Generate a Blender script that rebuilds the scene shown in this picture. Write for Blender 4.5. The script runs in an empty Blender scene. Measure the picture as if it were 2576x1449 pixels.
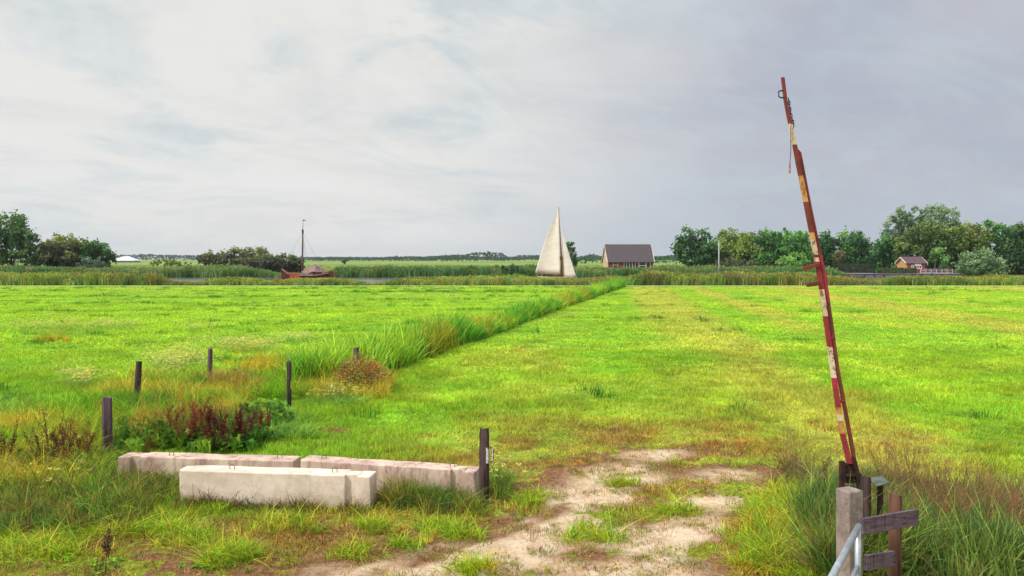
import bpy, bmesh, math
import numpy as np
from mathutils import Vector, Matrix
R = math.radians
rng = np.random.default_rng(7)
sc = bpy.context.scene
COL = sc.collection

# ------------------------------------------------------------------ camera
K, CU, CV, H = 2003.6, 1288.0, 650.0, 3.5      # focal length and horizon in a 2576 px wide frame, eye height
cam_d = bpy.data.cameras.new("camera")
cam = bpy.data.objects.new("camera", cam_d); COL.objects.link(cam)
cam.location = (0, 0, H); cam.rotation_euler = (R(90), 0, 0)
cam_d.sensor_width = 36.0; cam_d.lens = 28.0
cam_d.shift_y = -74.5 / 2576.0
cam_d.clip_start = 0.1; cam_d.clip_end = 20000
sc.camera = cam
sc.view_settings.view_transform = 'Standard'; sc.view_settings.look = 'None'
sc.view_settings.exposure = 0.0; sc.view_settings.gamma = 1.0
sc.render.film_transparent = False
sc.cycles.max_bounces = 6; sc.cycles.diffuse_bounces = 3; sc.cycles.transmission_bounces = 3
sc.cycles.volume_bounces = 0; sc.cycles.use_denoising = True

# ------------------------------------------------------------------ node helpers
class NT:
    def __init__(s, t): s.t = t; s.n = t.nodes; s.l = t.links
    def put(s, sock, v):
        if v is None: return
        if isinstance(v, bpy.types.NodeSocket): s.l.new(v, sock)
        elif isinstance(v, (tuple, list)) and len(v) == 3 and sock.type == 'RGBA': sock.default_value = (*v, 1)
        else: sock.default_value = v
    def math(s, op, a, b=None, c=None, clamp=False):
        m = s.n.new('ShaderNodeMath'); m.operation = op; m.use_clamp = clamp
        for i, v in enumerate((a, b, c)): s.put(m.inputs[i], v)
        return m.outputs[0]
    def vmath(s, op, a, b=None):
        m = s.n.new('ShaderNodeVectorMath'); m.operation = op
        s.put(m.inputs[0], a); s.put(m.inputs[1], b); return m.outputs[0]
    def mix(s, f, a, b, mode='MIX'):
        m = s.n.new('ShaderNodeMix'); m.data_type = 'RGBA'; m.blend_type = mode
        s.put(m.inputs[0], f); s.put(m.inputs[6], a); s.put(m.inputs[7], b); return m.outputs[2]
    def noise(s, vec, scale, detail=4, rough=0.55, dist=0.0):
        m = s.n.new('ShaderNodeTexNoise'); s.put(m.inputs['Vector'], vec)
        m.inputs['Scale'].default_value = scale; m.inputs['Detail'].default_value = detail
        m.inputs['Roughness'].default_value = rough; m.inputs['Distortion'].default_value = dist
        return m.outputs['Fac']
    def rng(s, v, a, b, c=0.0, d=1.0, smooth=True):
        m = s.n.new('ShaderNodeMapRange'); s.put(m.inputs[0], v)
        if smooth: m.interpolation_type = 'SMOOTHSTEP'
        for i, k in enumerate((a, b, c, d)): m.inputs[i + 1].default_value = k
        return m.outputs[0]
    def comb(s, x, y, z):
        m = s.n.new('ShaderNodeCombineXYZ')
        for i, v in enumerate((x, y, z)): s.put(m.inputs[i], v)
        return m.outputs[0]
    def sep(s, v):
        m = s.n.new('ShaderNodeSeparateXYZ'); s.put(m.inputs[0], v); return m.outputs

def lin(r, g, b):
    f = lambda c: (c / 255 / 12.92) if c / 255 <= .04045 else ((c / 255 + .055) / 1.055) ** 2.4
    return (f(r), f(g), f(b))

# ------------------------------------------------------------------ sky and sun
SUN_EL, SUN_AZ = 44.0, -122.0      # degrees; azimuth measured from +Y towards +X: the sun stands to the left, a little behind the viewer
world = bpy.data.worlds.new("World"); sc.world = world; world.use_nodes = True
W = NT(world.node_tree); W.n.clear()
tc = W.n.new('ShaderNodeTexCoord')
dx, dy, dz = W.sep(tc.outputs['Generated'])
dzc = W.math('MAXIMUM', dz, 0.0)
den = W.math('ADD', dzc, 0.27)
px_ = W.math('DIVIDE', dx, den); py_ = W.math('DIVIDE', dy, den)
pv = W.comb(px_, py_, 0.0)
rot = W.n.new('ShaderNodeVectorRotate'); W.put(rot.inputs['Vector'], pv); rot.inputs['Angle'].default_value = R(-33)
pr = W.vmath('MULTIPLY', rot.outputs[0], (0.8, 1.15, 1.0))
n_big = W.noise(pr, 0.9, 6, 0.58, 0.7)
n_mid = W.noise(pr, 2.1, 7, 0.6, 0.9)
n_fine = W.noise(pr, 7.0, 7, 0.62, 0.5)
n_w = W.noise(pv, 0.8, 4, 0.5, 0.3)
# grey-lilac sheet to the right, lighter broken cloud to the left
t0 = W.math('MULTIPLY_ADD', dzc, -0.55, 0.03)
t1 = W.math('ADD', W.math('ADD', dx, t0), W.math('MULTIPLY', W.math('SUBTRACT', n_w, 0.5), 0.34))
tlr = W.rng(t1, -0.14, 0.26)
c_left = lin(234, 233, 229); c_right = lin(188, 190, 201)
cl = W.mix(tlr, c_left, c_right)
holes = W.rng(n_mid, 0.46, 0.66)
cl = W.mix(W.math('MULTIPLY', holes, W.math('MULTIPLY_ADD', tlr, -0.35, 0.85)), cl, lin(198, 211, 217))
brt = W.rng(n_big, 0.46, 0.66)
cl = W.mix(W.math('MULTIPLY', W.rng(n_big, .5, .36), .5), cl, W.mix(tlr, lin(206, 211, 213), lin(170, 178, 197)))
cl = W.mix(W.math('MULTIPLY', brt, 0.7), cl, W.mix(tlr, lin(240, 240, 240), lin(197, 199, 209)))
cl = W.mix(W.math('MULTIPLY', W.rng(n_fine, 0.42, 0.66), 0.38), cl, W.mix(tlr, lin(236, 236, 236), lin(190, 203, 214)))
hz = W.math('POWER', 2.718, W.math('MULTIPLY', dzc, -16.0))
cl = W.mix(W.math('MULTIPLY', hz, 0.7), cl, W.mix(W.rng(dx, -0.35, 0.5), lin(233, 234, 234), lin(176, 196, 209)))
sky = W.n.new('ShaderNodeTexSky'); sky.sky_type = 'NISHITA'; sky.sun_disc = False
sky.sun_elevation = R(SUN_EL); sky.sun_rotation = R(SUN_AZ); sky.air_density = 1.0; sky.dust_density = 3.0
# an overcast sky is brighter overhead than at the horizon
zen = W.rng(dz, 0.36, 0.95, 1.0, 1.9)
cl2 = W.mix(1.0, cl, W.comb(zen, zen, zen), 'MULTIPLY')
bg1 = W.n.new('ShaderNodeBackground'); W.put(bg1.inputs[0], cl2); bg1.inputs[1].default_value = 1.0
bg2 = W.n.new('ShaderNodeBackground'); W.put(bg2.inputs[0], sky.outputs[0]); bg2.inputs[1].default_value = 0.1
mx = W.n.new('ShaderNodeMixShader'); mx.inputs[0].default_value = 0.97
W.l.new(bg2.outputs[0], mx.inputs[1]); W.l.new(bg1.outputs[0], mx.inputs[2])
wo = W.n.new('ShaderNodeOutputWorld'); W.l.new(mx.outputs[0], wo.inputs[0])
world.cycles.sampling_method = 'MANUAL'; world.cycles.sample_map_resolution = 512

sd = bpy.data.lights.new("sun", 'SUN'); sd.energy = 2.8; sd.angle = R(8); sd.color = (1.0, 0.94, 0.84)
sun = bpy.data.objects.new("sun", sd); COL.objects.link(sun)
sdir = Vector((math.sin(R(SUN_AZ)) * math.cos(R(SUN_EL)), math.cos(R(SUN_AZ)) * math.cos(R(SUN_EL)), math.sin(R(SUN_EL))))
sun.rotation_euler = sdir.to_track_quat('Z', 'Y').to_euler()

# ------------------------------------------------------------------ placing helpers
def P(u, v, d):                                # a pixel at a distance becomes a point
    return Vector(((u - CU) * d / K, d, H - (v - CV) * d / K))
def GD(v): return K * H / (v - CV)             # distance at which the flat ground shows at row v
def GP(u, v): d = GD(v); return Vector(((u - CU) * d / K, d, 0))

# ------------------------------------------------------------------ materials
MATS = {}
def mat(name, col, col2=None, scale=3.0, stretch=(1, 1, 1), rough=0.8, metal=0.0, bump=0.0, bscale=None, lo=.35, hi=.65, spec=0.3,
        extra=None):
    if name in MATS: return MATS[name]
    m = bpy.data.materials.new(name); m.use_nodes = True; t = NT(m.node_tree)
    b = t.n['Principled BSDF']
    tcn = t.n.new('ShaderNodeTexCoord'); vec = t.vmath('MULTIPLY', tcn.outputs['Object'], stretch)
    n1 = t.noise(vec, scale, 6, 0.62)
    c2 = col2 or tuple(c * .6 for c in col)
    c = t.mix(t.rng(n1, lo, hi), col, c2)
    if extra: c = extra(t, tcn.outputs['Object'], c)
    t.put(b.inputs['Base Color'], c)
    b.inputs['Roughness'].default_value = rough; b.inputs['Metallic'].default_value = metal
    b.inputs['Specular IOR Level'].default_value = spec
    if bump:
        bn = t.n.new('ShaderNodeBump'); bn.inputs['Strength'].default_value = 1.0; bn.inputs['Distance'].default_value = bump
        t.put(bn.inputs['Height'], t.noise(vec, bscale or scale * 3, 6, 0.65)); t.l.new(bn.outputs[0], b.inputs['Normal'])
    MATS[name] = m; return m

def foliage_mat(name, instanced=False, trans=0.3, rough=.6, spec=0.25):
    m = bpy.data.materials.new(name); m.use_nodes = True; t = NT(m.node_tree); t.n.clear()
    if instanced:
        a = t.n.new('ShaderNodeAttribute'); a.attribute_type = 'INSTANCER'; a.attribute_name = 'tint'
        g = t.n.new('ShaderNodeAttribute'); g.attribute_type = 'GEOMETRY'; g.attribute_name = 'col'
        c = t.mix(1.0, a.outputs['Color'], g.outputs['Color'], 'MULTIPLY')
    else:
        g = t.n.new('ShaderNodeAttribute'); g.attribute_type = 'GEOMETRY'; g.attribute_name = 'col'
        c = g.outputs['Color']
    d = t.n.new('ShaderNodeBsdfPrincipled'); t.put(d.inputs['Base Color'], c); d.inputs['Roughness'].default_value = rough
    d.inputs['Specular IOR Level'].default_value = spec
    tr = t.n.new('ShaderNodeBsdfTranslucent'); t.put(tr.inputs[0], c)
    mxs = t.n.new('ShaderNodeMixShader'); mxs.inputs[0].default_value = trans
    t.l.new(d.outputs[0], mxs.inputs[1]); t.l.new(tr.outputs[0], mxs.inputs[2])
    o = t.n.new('ShaderNodeOutputMaterial'); t.l.new(mxs.outputs[0], o.inputs[0])
    return m
M_GRASS = foliage_mat('grass_blades', True, 0.35, spec=.12)
M_LEAF = foliage_mat('leaves', False, 0.25, spec=.15)

# ------------------------------------------------------------------ object helpers
def link(o, parent=None):
    COL.objects.link(o)
    if parent: o.parent = parent
    return o
def tag(o, label=None, cat=None, group=None, kind=None):
    if label: o['label'] = label
    if cat: o['category'] = cat
    if group: o['group'] = group
    if kind: o['kind'] = kind
    return o
def empty(name, loc, rz=0, **k):
    o = bpy.data.objects.new(name, None); COL.objects.link(o); o.location = loc; o.rotation_euler = (0, 0, rz)
    o.empty_display_size = .2
    return tag(o, **k)
def obj(name, bm, m, parent=None, smooth=False, loc=None):
    me = bpy.data.meshes.new(name); bm.to_mesh(me); bm.free()
    for x in (m if isinstance(m, (list, tuple)) else [m]): me.materials.append(x)
    if smooth: me.shade_smooth()
    o = bpy.data.objects.new(name, me); link(o, parent)
    if loc is not None: o.location = loc
    return o
def np_mesh(name, verts, faces, m, col=None, smooth=False):
    """faces: (n,k) array, all with the same number of corners; col: per vertex rgb"""
    me = bpy.data.meshes.new(name); n, k = faces.shape
    me.vertices.add(len(verts)); me.vertices.foreach_set('co', verts.astype(np.float32).ravel())
    me.loops.add(n * k); me.loops.foreach_set('vertex_index', faces.astype(np.int32).ravel())
    me.polygons.add(n); me.polygons.foreach_set('loop_start', np.arange(0, n * k, k, dtype=np.int32))
    if col is not None:
        a = me.attributes.new('col', 'FLOAT_COLOR', 'POINT')
        a.data.foreach_set('color', np.concatenate([col, np.ones((len(col), 1))], 1).astype(np.float32).ravel())
    me.update(calc_edges=True)
    if smooth: me.shade_smooth()
    if m: me.materials.append(m)
    return me

def box(bm, c, s, bev=0.0, rz=0.0, jit=0.0, cuts=0):
    b = bmesh.new(); bmesh.ops.create_cube(b, size=1.0)
    for v in b.verts: v.co = Vector((v.co.x * s[0], v.co.y * s[1], v.co.z * s[2]))
    if bev: bmesh.ops.bevel(b, geom=list(b.edges), offset=bev, segments=2, affect='EDGES', profile=.6)
    if cuts: bmesh.ops.subdivide_edges(b, edges=[e for e in b.edges if e.calc_length() > .12], cuts=cuts, use_grid_fill=True)
    cz, sz = math.cos(rz), math.sin(rz)
    for v in b.verts:
        x, y, z = v.co
        if jit: x += rng.normal() * jit; y += rng.normal() * jit; z += rng.normal() * jit
        v.co = Vector((x * cz - y * sz + c[0], x * sz + y * cz + c[1], z + c[2]))
    tmp = bpy.data.meshes.new('tmp'); b.to_mesh(tmp); b.free(); bm.from_mesh(tmp); bpy.data.meshes.remove(tmp)
def tube(bm, pts, rad, n=10, cap=True, mats=None):
    pts = [Vector(p) for p in pts]; rings = []
    rads = rad if isinstance(rad, (list, tuple)) else [rad] * len(pts)
    up = Vector((0, 0, 1))
    t0 = (pts[1] - pts[0]).normalized()
    ref = up if abs(t0.z) < .9 else Vector((0, 1, 0))
    for i, p in enumerate(pts):
        t = (pts[min(i + 1, len(pts) - 1)] - pts[max(i - 1, 0)]).normalized()
        a = t.cross(ref).normalized(); b = a.cross(t).normalized()
        rings.append([bm.verts.new(p + (a * math.cos(q) + b * math.sin(q)) * rads[i]) for q in [2 * math.pi * (k + .5) / n for k in range(n)]])
    for i in range(len(rings) - 1):
        for k in range(n):
            f = bm.faces.new((rings[i][k], rings[i][(k + 1) % n], rings[i + 1][(k + 1) % n], rings[i + 1][k]))
            if mats: f.material_index = mats[i]
    if cap:
        f = bm.faces.new(rings[0][::-1]); g = bm.faces.new(rings[-1])
        if mats: f.material_index = mats[0]; g.material_index = mats[-1]
    return rings
def prism(bm, poly, y0, y1):                   # polygon in x-z swept from y0 to y1
    a = [bm.verts.new((p[0], y0, p[1])) for p in poly]; b = [bm.verts.new((p[0], y1, p[1])) for p in poly]
    bm.faces.new(a); bm.faces.new(b[::-1])
    for i in range(len(a)):
        j = (i + 1) % len(a); bm.faces.new((a[j], a[i], b[i], b[j]))

# ------------------------------------------------------------------ value noise in numpy
def _h(ix, iy, s):
    n = (ix.astype(np.int64) * 374761393 + iy.astype(np.int64) * 668265263 + s * 974634777) & 0x7fffffff
    n = ((n ^ (n >> 13)) * 1274126177) & 0x7fffffff
    return ((n ^ (n >> 16)) & 0xffff) / 65535.0
def vn(x, y, s=0):
    ix = np.floor(x); iy = np.floor(y); fx = x - ix; fy = y - iy
    fx = fx * fx * (3 - 2 * fx); fy = fy * fy * (3 - 2 * fy)
    a = _h(ix, iy, s); b = _h(ix + 1, iy, s); c = _h(ix, iy + 1, s); d = _h(ix + 1, iy + 1, s)
    return (a + (b - a) * fx) * (1 - fy) + (c + (d - c) * fx) * fy
def fbm(x, y, s=0, o=4):
    t = 0; a = .5; w = 0
    for i in range(o):
        t = t + a * vn(x * 2 ** i, y * 2 ** i, s + i * 17); w += a; a *= .55
    return t / w
def sst(x, a, b):
    t = np.clip((x - a) / (b - a), 0, 1); return t * t * (3 - 2 * t)
def lerp(a, b, t): return a + (b - a) * t[..., None]

# ------------------------------------------------------------------ what grows where
DITCH = np.array([(-9.5, 13.0), (-7.6, 17.0), (-5.8, 21.0), (-4.2, 25.0), (-0.4, 38.9), (2.0, 50), (6.8, 70), (13.6, 97.5)])
def ditch_s(x, y):                             # signed distance across the ditch line, + to the right
    yy = np.clip(y, DITCH[0, 1], DITCH[-1, 1]); xc = np.interp(yy, DITCH[:, 1], DITCH[:, 0])
    return (x - xc) * .93
def blobs(u, v, L):
    q = np.ones_like(u)
    for cu, cv, su, sv, a in L: q *= 1 - a * np.exp(-((u - cu) / su) ** 2 - ((v - cv) / sv) ** 2)
    return 1 - q
BROWN = [(700, 1330, 620, 30, .45), (760, 1395, 760, 46, .5), (1330, 1230, 70, 40, .5), (1150, 1310, 120, 20, .4), (2000, 1190, 160, 20, .4), (400, 1440, 400, 30, .6), (1620, 1165, 420, 50, .45)]
DIRT = [(1650, 1142, 130, 18, .7), (1560, 1195, 140, 32, .9), (1840, 1195, 110, 26, .7), (1500, 1255, 170, 40, .95),
        (1800, 1262, 120, 30, .85), (1430, 1325, 200, 40, .95), (1740, 1330, 130, 40, .85), (1250, 1385, 230, 38, .9), (1640, 1390, 140, 40, .75),
        (1020, 1440, 260, 32, .9), (1500, 1450, 350, 45, .75), (800, 1500, 400, 40, .9), (1500, 1560, 500, 80, .8)]
SPOTS = [(850, 1085, 48, 9, 1.), (1310, 879, 20, 8, .9), (1275, 910, 40, 6, .6), (1420, 790, 60, 6, .5), (1510, 1080, 80, 10, .5), (1480, 765, 40, 5, .4),
         (2330, 1138, 50, 8, .55), (740, 1118, 40, 7, .5), (1350, 845, 50, 7, .4)]
def fields(x, y):
    yy = np.maximum(y, 3.0)
    u = CU + K * x / yy; v = np.minimum(CV + K * H / yy, 1620)
    n1 = fbm(x * .9, y * .9, 3); n2 = fbm(x * 3.1, y * 3.1, 9); n3 = fbm(x * .12, y * .12, 21); n4 = fbm(x * .35, y * .35, 33)
    f = dict(x=x, y=y, u=u, v=v, n1=n1, n2=n2, n3=n3, n4=n4)
    near = y < 40
    f['sand'] = np.where(near, blobs(u, v, DIRT) * (1 - blobs(u, v, [(1600, 1292, 95, 26, .8), (1490, 1395, 90, 16, .7), (1660, 1236, 60, 12, .6), (1330, 1440, 120, 14, .5)])), 0); f['dirt'] = f['sand'] + np.where(y < 80, blobs(u, v, SPOTS), 0) + np.where(near, blobs(u, v, BROWN), 0) * (.55 + .9 * (n2 - .3))
    f['dry'] = np.where(near, blobs(u, v, [(1620, 1190, 520, 95, 1.), (1300, 1420, 1000, 85, .85), (500, 1400, 600, 70, .85), (1650, 1110, 420, 40, .5), (2200, 1110, 260, 30, .35), (1080, 1260, 120, 40, .4)]), 0)
    f['s'] = ditch_s(x, y)
    return f

def ground_rgb(x, y, f=None):
    f = f or fields(x, y); u, v, n1, n2, n3, n4, s = (f[k] for k in ('u', 'v', 'n1', 'n2', 'n3', 'n4', 's'))
    A = lambda *c: np.array(lin(*c))
    lime, green, deep = A(180, 212, 62), A(154, 198, 58), A(96, 150, 44)
    yel, pale = A(204, 200, 92), A(184, 200, 112)
    c = lerp(green, lime, sst(n4 * .6 + n1 * .4, .36, .62))
    # the mown field right of the ditch is yellower, with faint strips running away from the gate
    right = sst(s, 0, 3)
    strip = vn((x - y * .13) * .42, y * .015, 77)
    c = lerp(c, yel * np.ones_like(c), right * (sst(n4 * .45 + strip * .55, .38, .70) * .72))
    c = lerp(c, pale * np.ones_like(c), (1 - right) * sst(n3 * .5 + n1 * .5, .55, .75) * .4)
    # darker tussocks across the left field
    long = vn(x * .10 + 3, y * .55, 5) * .5 + fbm(x * .3, y * 1.0, 51) * .5
    c = lerp(c, deep * np.ones_like(c), (1 - right * .6) * sst(long, .56, .76) * .5)
    patchy = fbm(x * .8, y * .45, 141); fine = fbm(x * 2.2, y * 1.6, 151)
    am = np.interp(y, [16, 32], [1, .55]); c = c * (1 + .75 * am * (patchy - .5) + .55 * am * (fine - .5))[..., None]
    # dry straw
    dry = f['dry'] * (.55 + .9 * sst(n1 * .5 + n2 * .5, .38, .66))
    dryc = lerp(A(192, 172, 80), A(186, 138, 84), sst(n2, .35, .65))
    c = lerp(c, dryc, np.clip(dry, 0, .95) * .85)
    fg = sst(v, 1275, 1330) * (y < 40); c = lerp(c, lerp(A(150, 158, 52), A(164, 132, 70), sst(n1 * .6 + n2 * .4, .42, .62)), fg * .75)
    # rank growth at the left edge in front
    rank = np.exp(-((u - 60) / 260) ** 2 - ((v - 1260) / 110) ** 2)
    c = lerp(c, A(90, 146, 48) * np.ones_like(c), rank * .8)
    # the far side of the canal: reed land, then pale meadows
    far = sst(y, 101, 106)
    fc = lerp(A(98, 122, 48), A(128, 128, 66), sst(fbm(x * .05, y * .02, 61), .35, .65))
    fc2 = lerp(A(150, 172, 92), A(128, 158, 80), sst(fbm(x * .012, y * .006, 71), .35, .65))
    fc = lerp(fc, fc2, sst(y, 230, 330))
    c = lerp(c, fc, far)
    return c

def dirt_cover(f):                             # 0..1 bare soil
    n5 = fbm(f['x'] * 5, f['y'] * 9, 171, 3); return sst(f['dirt'] * 1.15 + (f['n2'] - .5) * .75 + (f['n1'] - .5) * .3 + (n5 - .5) * .9, .28, .68)

# ------------------------------------------------------------------ ground sheet
def make_ground():
    ys = [-60 + i * 2.0 for i in range(31)]; y = 0.5
    while y < 4200: ys.append(y); y += max(0.10, y * (.0085 if y < 110 else .03))
    ys = np.array(ys); ts = np.linspace(-1.75, 1.75, 820); ts = np.sign(ts) * (np.abs(ts) ** 1.35) 
    Y, T = np.meshgrid(ys, ts, indexing='ij'); X = T * (np.maximum(Y, 4) + 6)
    x, y = X.ravel(), Y.ravel(); f = fields(x, y)
    c = ground_rgb(x, y, f); dc = dirt_cover(f); rut = 0
    for pts, w in (([(930, 1449), (1100, 1392), (1240, 1350), (1360, 1310), (1430, 1265)], .13), ([(840, 1440), (1000, 1385), (1160, 1345), (1290, 1305)], .10)):
        g = np.array([tuple(GP(*p))[:2] for p in pts]); o = np.argsort(g[:, 1]); xc = np.interp(y, g[o, 1], g[o, 0])
        rut = np.maximum(rut, np.exp(-((x - xc) * .62 / w) ** 2) * (y > g[:, 1].min() - .8) * (y < g[:, 1].max()) * sst(f['n2'], .25, .6))
    f['sand'] = f['sand'] * (1 - .5 * rut)
    z = (f['n1'] - .5) * .07 * (y < 110) + (f['n2'] - .5) * .03 * (y < 40)
    # wheel ruts through the gateway
    for off in (-.55, .75):
        cx = np.interp(y, [5, 8, 9.5, 11, 13, 16], np.array([-2.4, -1.6, -.3, .9, 1.7, 2.2]) + off)
        z -= .035 * np.exp(-((x - cx) / .16) ** 2) * (y < 14) * (y > 5)
    z = np.where(y > 98.5, -.03, z)
    # banks drop into the canal bed
    z = np.where((y > 115.5) & (y < 149.5), -.9, z)
    n, k = Y.shape
    idx = np.arange(n * k).reshape(n, k)
    faces = np.stack([idx[:-1, :-1], idx[:-1, 1:], idx[1:, 1:], idx[1:, :-1]], -1).reshape(-1, 4)
    m = bpy.data.materials.new('meadow_ground'); m.use_nodes = True; t = NT(m.node_tree); b = t.n['Principled BSDF']
    a = t.n.new('ShaderNodeAttribute'); a.attribute_name = 'col'
    sa = t.n.new('ShaderNodeAttribute'); sa.attribute_name = 'sand'
    d = t.n.new('ShaderNodeAttribute'); d.attribute_name = 'soil'
    g = t.n.new('ShaderNodeNewGeometry'); pos = g.outputs['Position']
    nf = t.noise(pos, 14, 6, .7); nm = t.noise(pos, 3.0, 5, .6); nff = t.noise(pos, 60, 4, .7)
    grass = t.mix(t.rng(nf, .35, .65), a.outputs['Color'], t.mix(1.0, a.outputs['Color'], (.5, .58, .5), 'MULTIPLY'))
    soil = t.mix(t.math('MULTIPLY', t.rng(nm, .46, .70), .8), lin(234, 210, 180), lin(190, 152, 116))
    soil = t.mix(t.math('MULTIPLY', t.rng(nf, .45, .7), .6), soil, lin(166, 128, 98))
    soil = t.mix(t.math('MULTIPLY', t.rng(nff, .5, .7), .5), soil, lin(236, 222, 204))
    soil = t.mix(t.rng(sa.outputs['Fac'], .25, .75), t.mix(t.rng(nf, .35, .65), lin(158, 118, 84), lin(112, 78, 58)), soil)
    k2 = t.rng(t.math('ADD', d.outputs['Fac'], t.math('MULTIPLY', t.math('SUBTRACT', nf, .5), 1.5)), .30, .60)
    t.put(b.inputs['Base Color'], t.mix(k2, grass, soil)); b.inputs['Roughness'].default_value = .95
    b.inputs['Specular IOR Level'].default_value = .1
    bn = t.n.new('ShaderNodeBump'); bn.inputs['Distance'].default_value = .05; bn.inputs['Strength'].default_value = .9
    t.put(bn.inputs['Height'], t.math('ADD', nf, t.math('MULTIPLY', nff, .35))); t.l.new(bn.outputs[0], b.inputs['Normal'])
    me = np_mesh('ground', np.stack([x, y, z], 1), faces, m, c, smooth=True)
    at = me.attributes.new('soil', 'FLOAT', 'POINT'); at.data.foreach_set('value', dc.astype(np.float32))
    me.attributes.new('sand', 'FLOAT', 'POINT').data.foreach_set('value', f['sand'].astype(np.float32))
    tag(link(bpy.data.objects.new('ground', me)), kind='structure')
make_ground()
def gz(x, y):
    x = np.asarray(x, float); y = np.asarray(y, float)
    return (fbm(x * .9, y * .9, 3) - .5) * .07 * (y < 98) + (fbm(x * 3.1, y * 3.1, 9) - .5) * .03 * (y < 40)

# path, canal
bm = bmesh.new(); box(bm, (10, 100.3, .0), (420, 1.5, .12))
M_PATH = mat('pale_concrete_path', lin(178, 180, 140), lin(150, 158, 110), scale=1.2, rough=.9)
tag(obj('path', bm, M_PATH), kind='structure')
def water_mat():
    m = bpy.data.materials.new('canal_water'); m.use_nodes = True; t = NT(m.node_tree); b = t.n['Principled BSDF']
    b.inputs['Base Color'].default_value = (.10, .12, .11, 1); b.inputs['Roughness'].default_value = .12
    b.inputs['IOR'].default_value = 1.33; b.inputs['Specular IOR Level'].default_value = .8
    g = t.n.new('ShaderNodeNewGeometry')
    bn = t.n.new('ShaderNodeBump'); bn.inputs['Distance'].default_value = .06; bn.inputs['Strength'].default_value = .6
    t.put(bn.inputs['Height'], t.noise(t.vmath('MULTIPLY', g.outputs['Position'], (.5, 1, 1)), 2.2, 4, .6)); t.l.new(bn.outputs[0], b.inputs['Normal'])
    return m
bm = bmesh.new(); v = [bm.verts.new(p) for p in ((-330, 113.5, -.06), (330, 113.5, -.06), (330, 151.5, -.06), (-330, 151.5, -.06))]; bm.faces.new(v)
tag(obj('canal_water', bm, water_mat()), kind='structure')

# ------------------------------------------------------------------ scattering of real blades
def blades(n, h, hvar, spread, w, lean, rr, curl=.35, cvar=.25, up=0.0, segs=2):
    """a tuft of n flat tapering blades; returns a mesh"""
    V, F, C = [], [], []
    for i in range(n):
        a = rr.uniform(0, 2 * math.pi); r = spread * math.sqrt(rr.uniform()); bx, by = r * math.cos(a), r * math.sin(a)
        hh = h * (1 + hvar * rr.normal() * .5); hh = max(hh, h * .3)
        d = a + rr.normal() * 1.1; L = lean * hh * abs(rr.normal() * .6 + .6); f = rr.uniform(0, math.pi)
        wx, wy = math.cos(f) * w * .5, math.sin(f) * w * .5
        col = 1 + cvar * rr.normal(); col = min(max(col, .45), 1.7); tip = rr.uniform(.9, 1.25)
        yl = rr.uniform(.85, 1.2)
        b = len(V); pts = []
        for k in range(segs + 1):
            q = k / (segs); ox = math.cos(d) * L * q ** (1 + curl * 2); oy = math.sin(d) * L * q ** (1 + curl * 2)
            z = hh * (q - curl * .35 * q ** 3) - .02
            ww = 1 - q ** 1.6 * .92
            V += [(bx + ox - wx * ww, by + oy - wy * ww, z), (bx + ox + wx * ww, by + oy + wy * ww, z)]
            s = col * (1 + (tip - 1) * q); C += [(s * yl, s, s)] * 2
        for k in range(segs): F.append((b + 2 * k, b + 2 * k + 1, b + 2 * k + 3, b + 2 * k + 2))
    return np.array(V), np.array(F), np.array(C)
def join(*parts):
    V, F, C, o = [], [], [], 0
    for v, f, c in parts: V.append(v); F.append(f + o); C.append(c); o += len(v)
    return np.concatenate(V), np.concatenate(F), np.concatenate(C)
def flecks(n, c0, sp, size, colr, rr, cvar=.15):
    """n small quads gaussian-spread round c0"""
    p = np.array(c0) + rr.normal(size=(n, 3)) * np.array(sp)
    a = rr.normal(size=(n, 3)); a /= np.linalg.norm(a, axis=1)[:, None]
    b = np.cross(a, rr.normal(size=(n, 3))); b /= np.linalg.norm(b, axis=1)[:, None]
    s = size * rr.uniform(.6, 1.3, (n, 1))
    V = np.stack([p - a * s, p - b * s * .5, p + a * s, p + b * s * .5], 1).reshape(-1, 3)
    F = np.arange(4 * n).reshape(n, 4)
    C = np.repeat(np.array(colr) * (1 + cvar * rr.normal(size=(n, 1))), 4, 0)
    return V, F, np.clip(C, 0, 3)
PROTO = {}
def protos(key, fn, k=4):
    if key in PROTO: return PROTO[key]
    c = bpy.data.collections.new(key)
    for i in range(k):
        rr = np.random.default_rng(100 + i + len(PROTO) * 31)
        V, F, C = fn(rr); me = np_mesh(key, V, F, M_GRASS, C)
        c.objects.link(bpy.data.objects.new('%s_%d' % (key, i), me))
    PROTO[key] = c; return c
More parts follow.
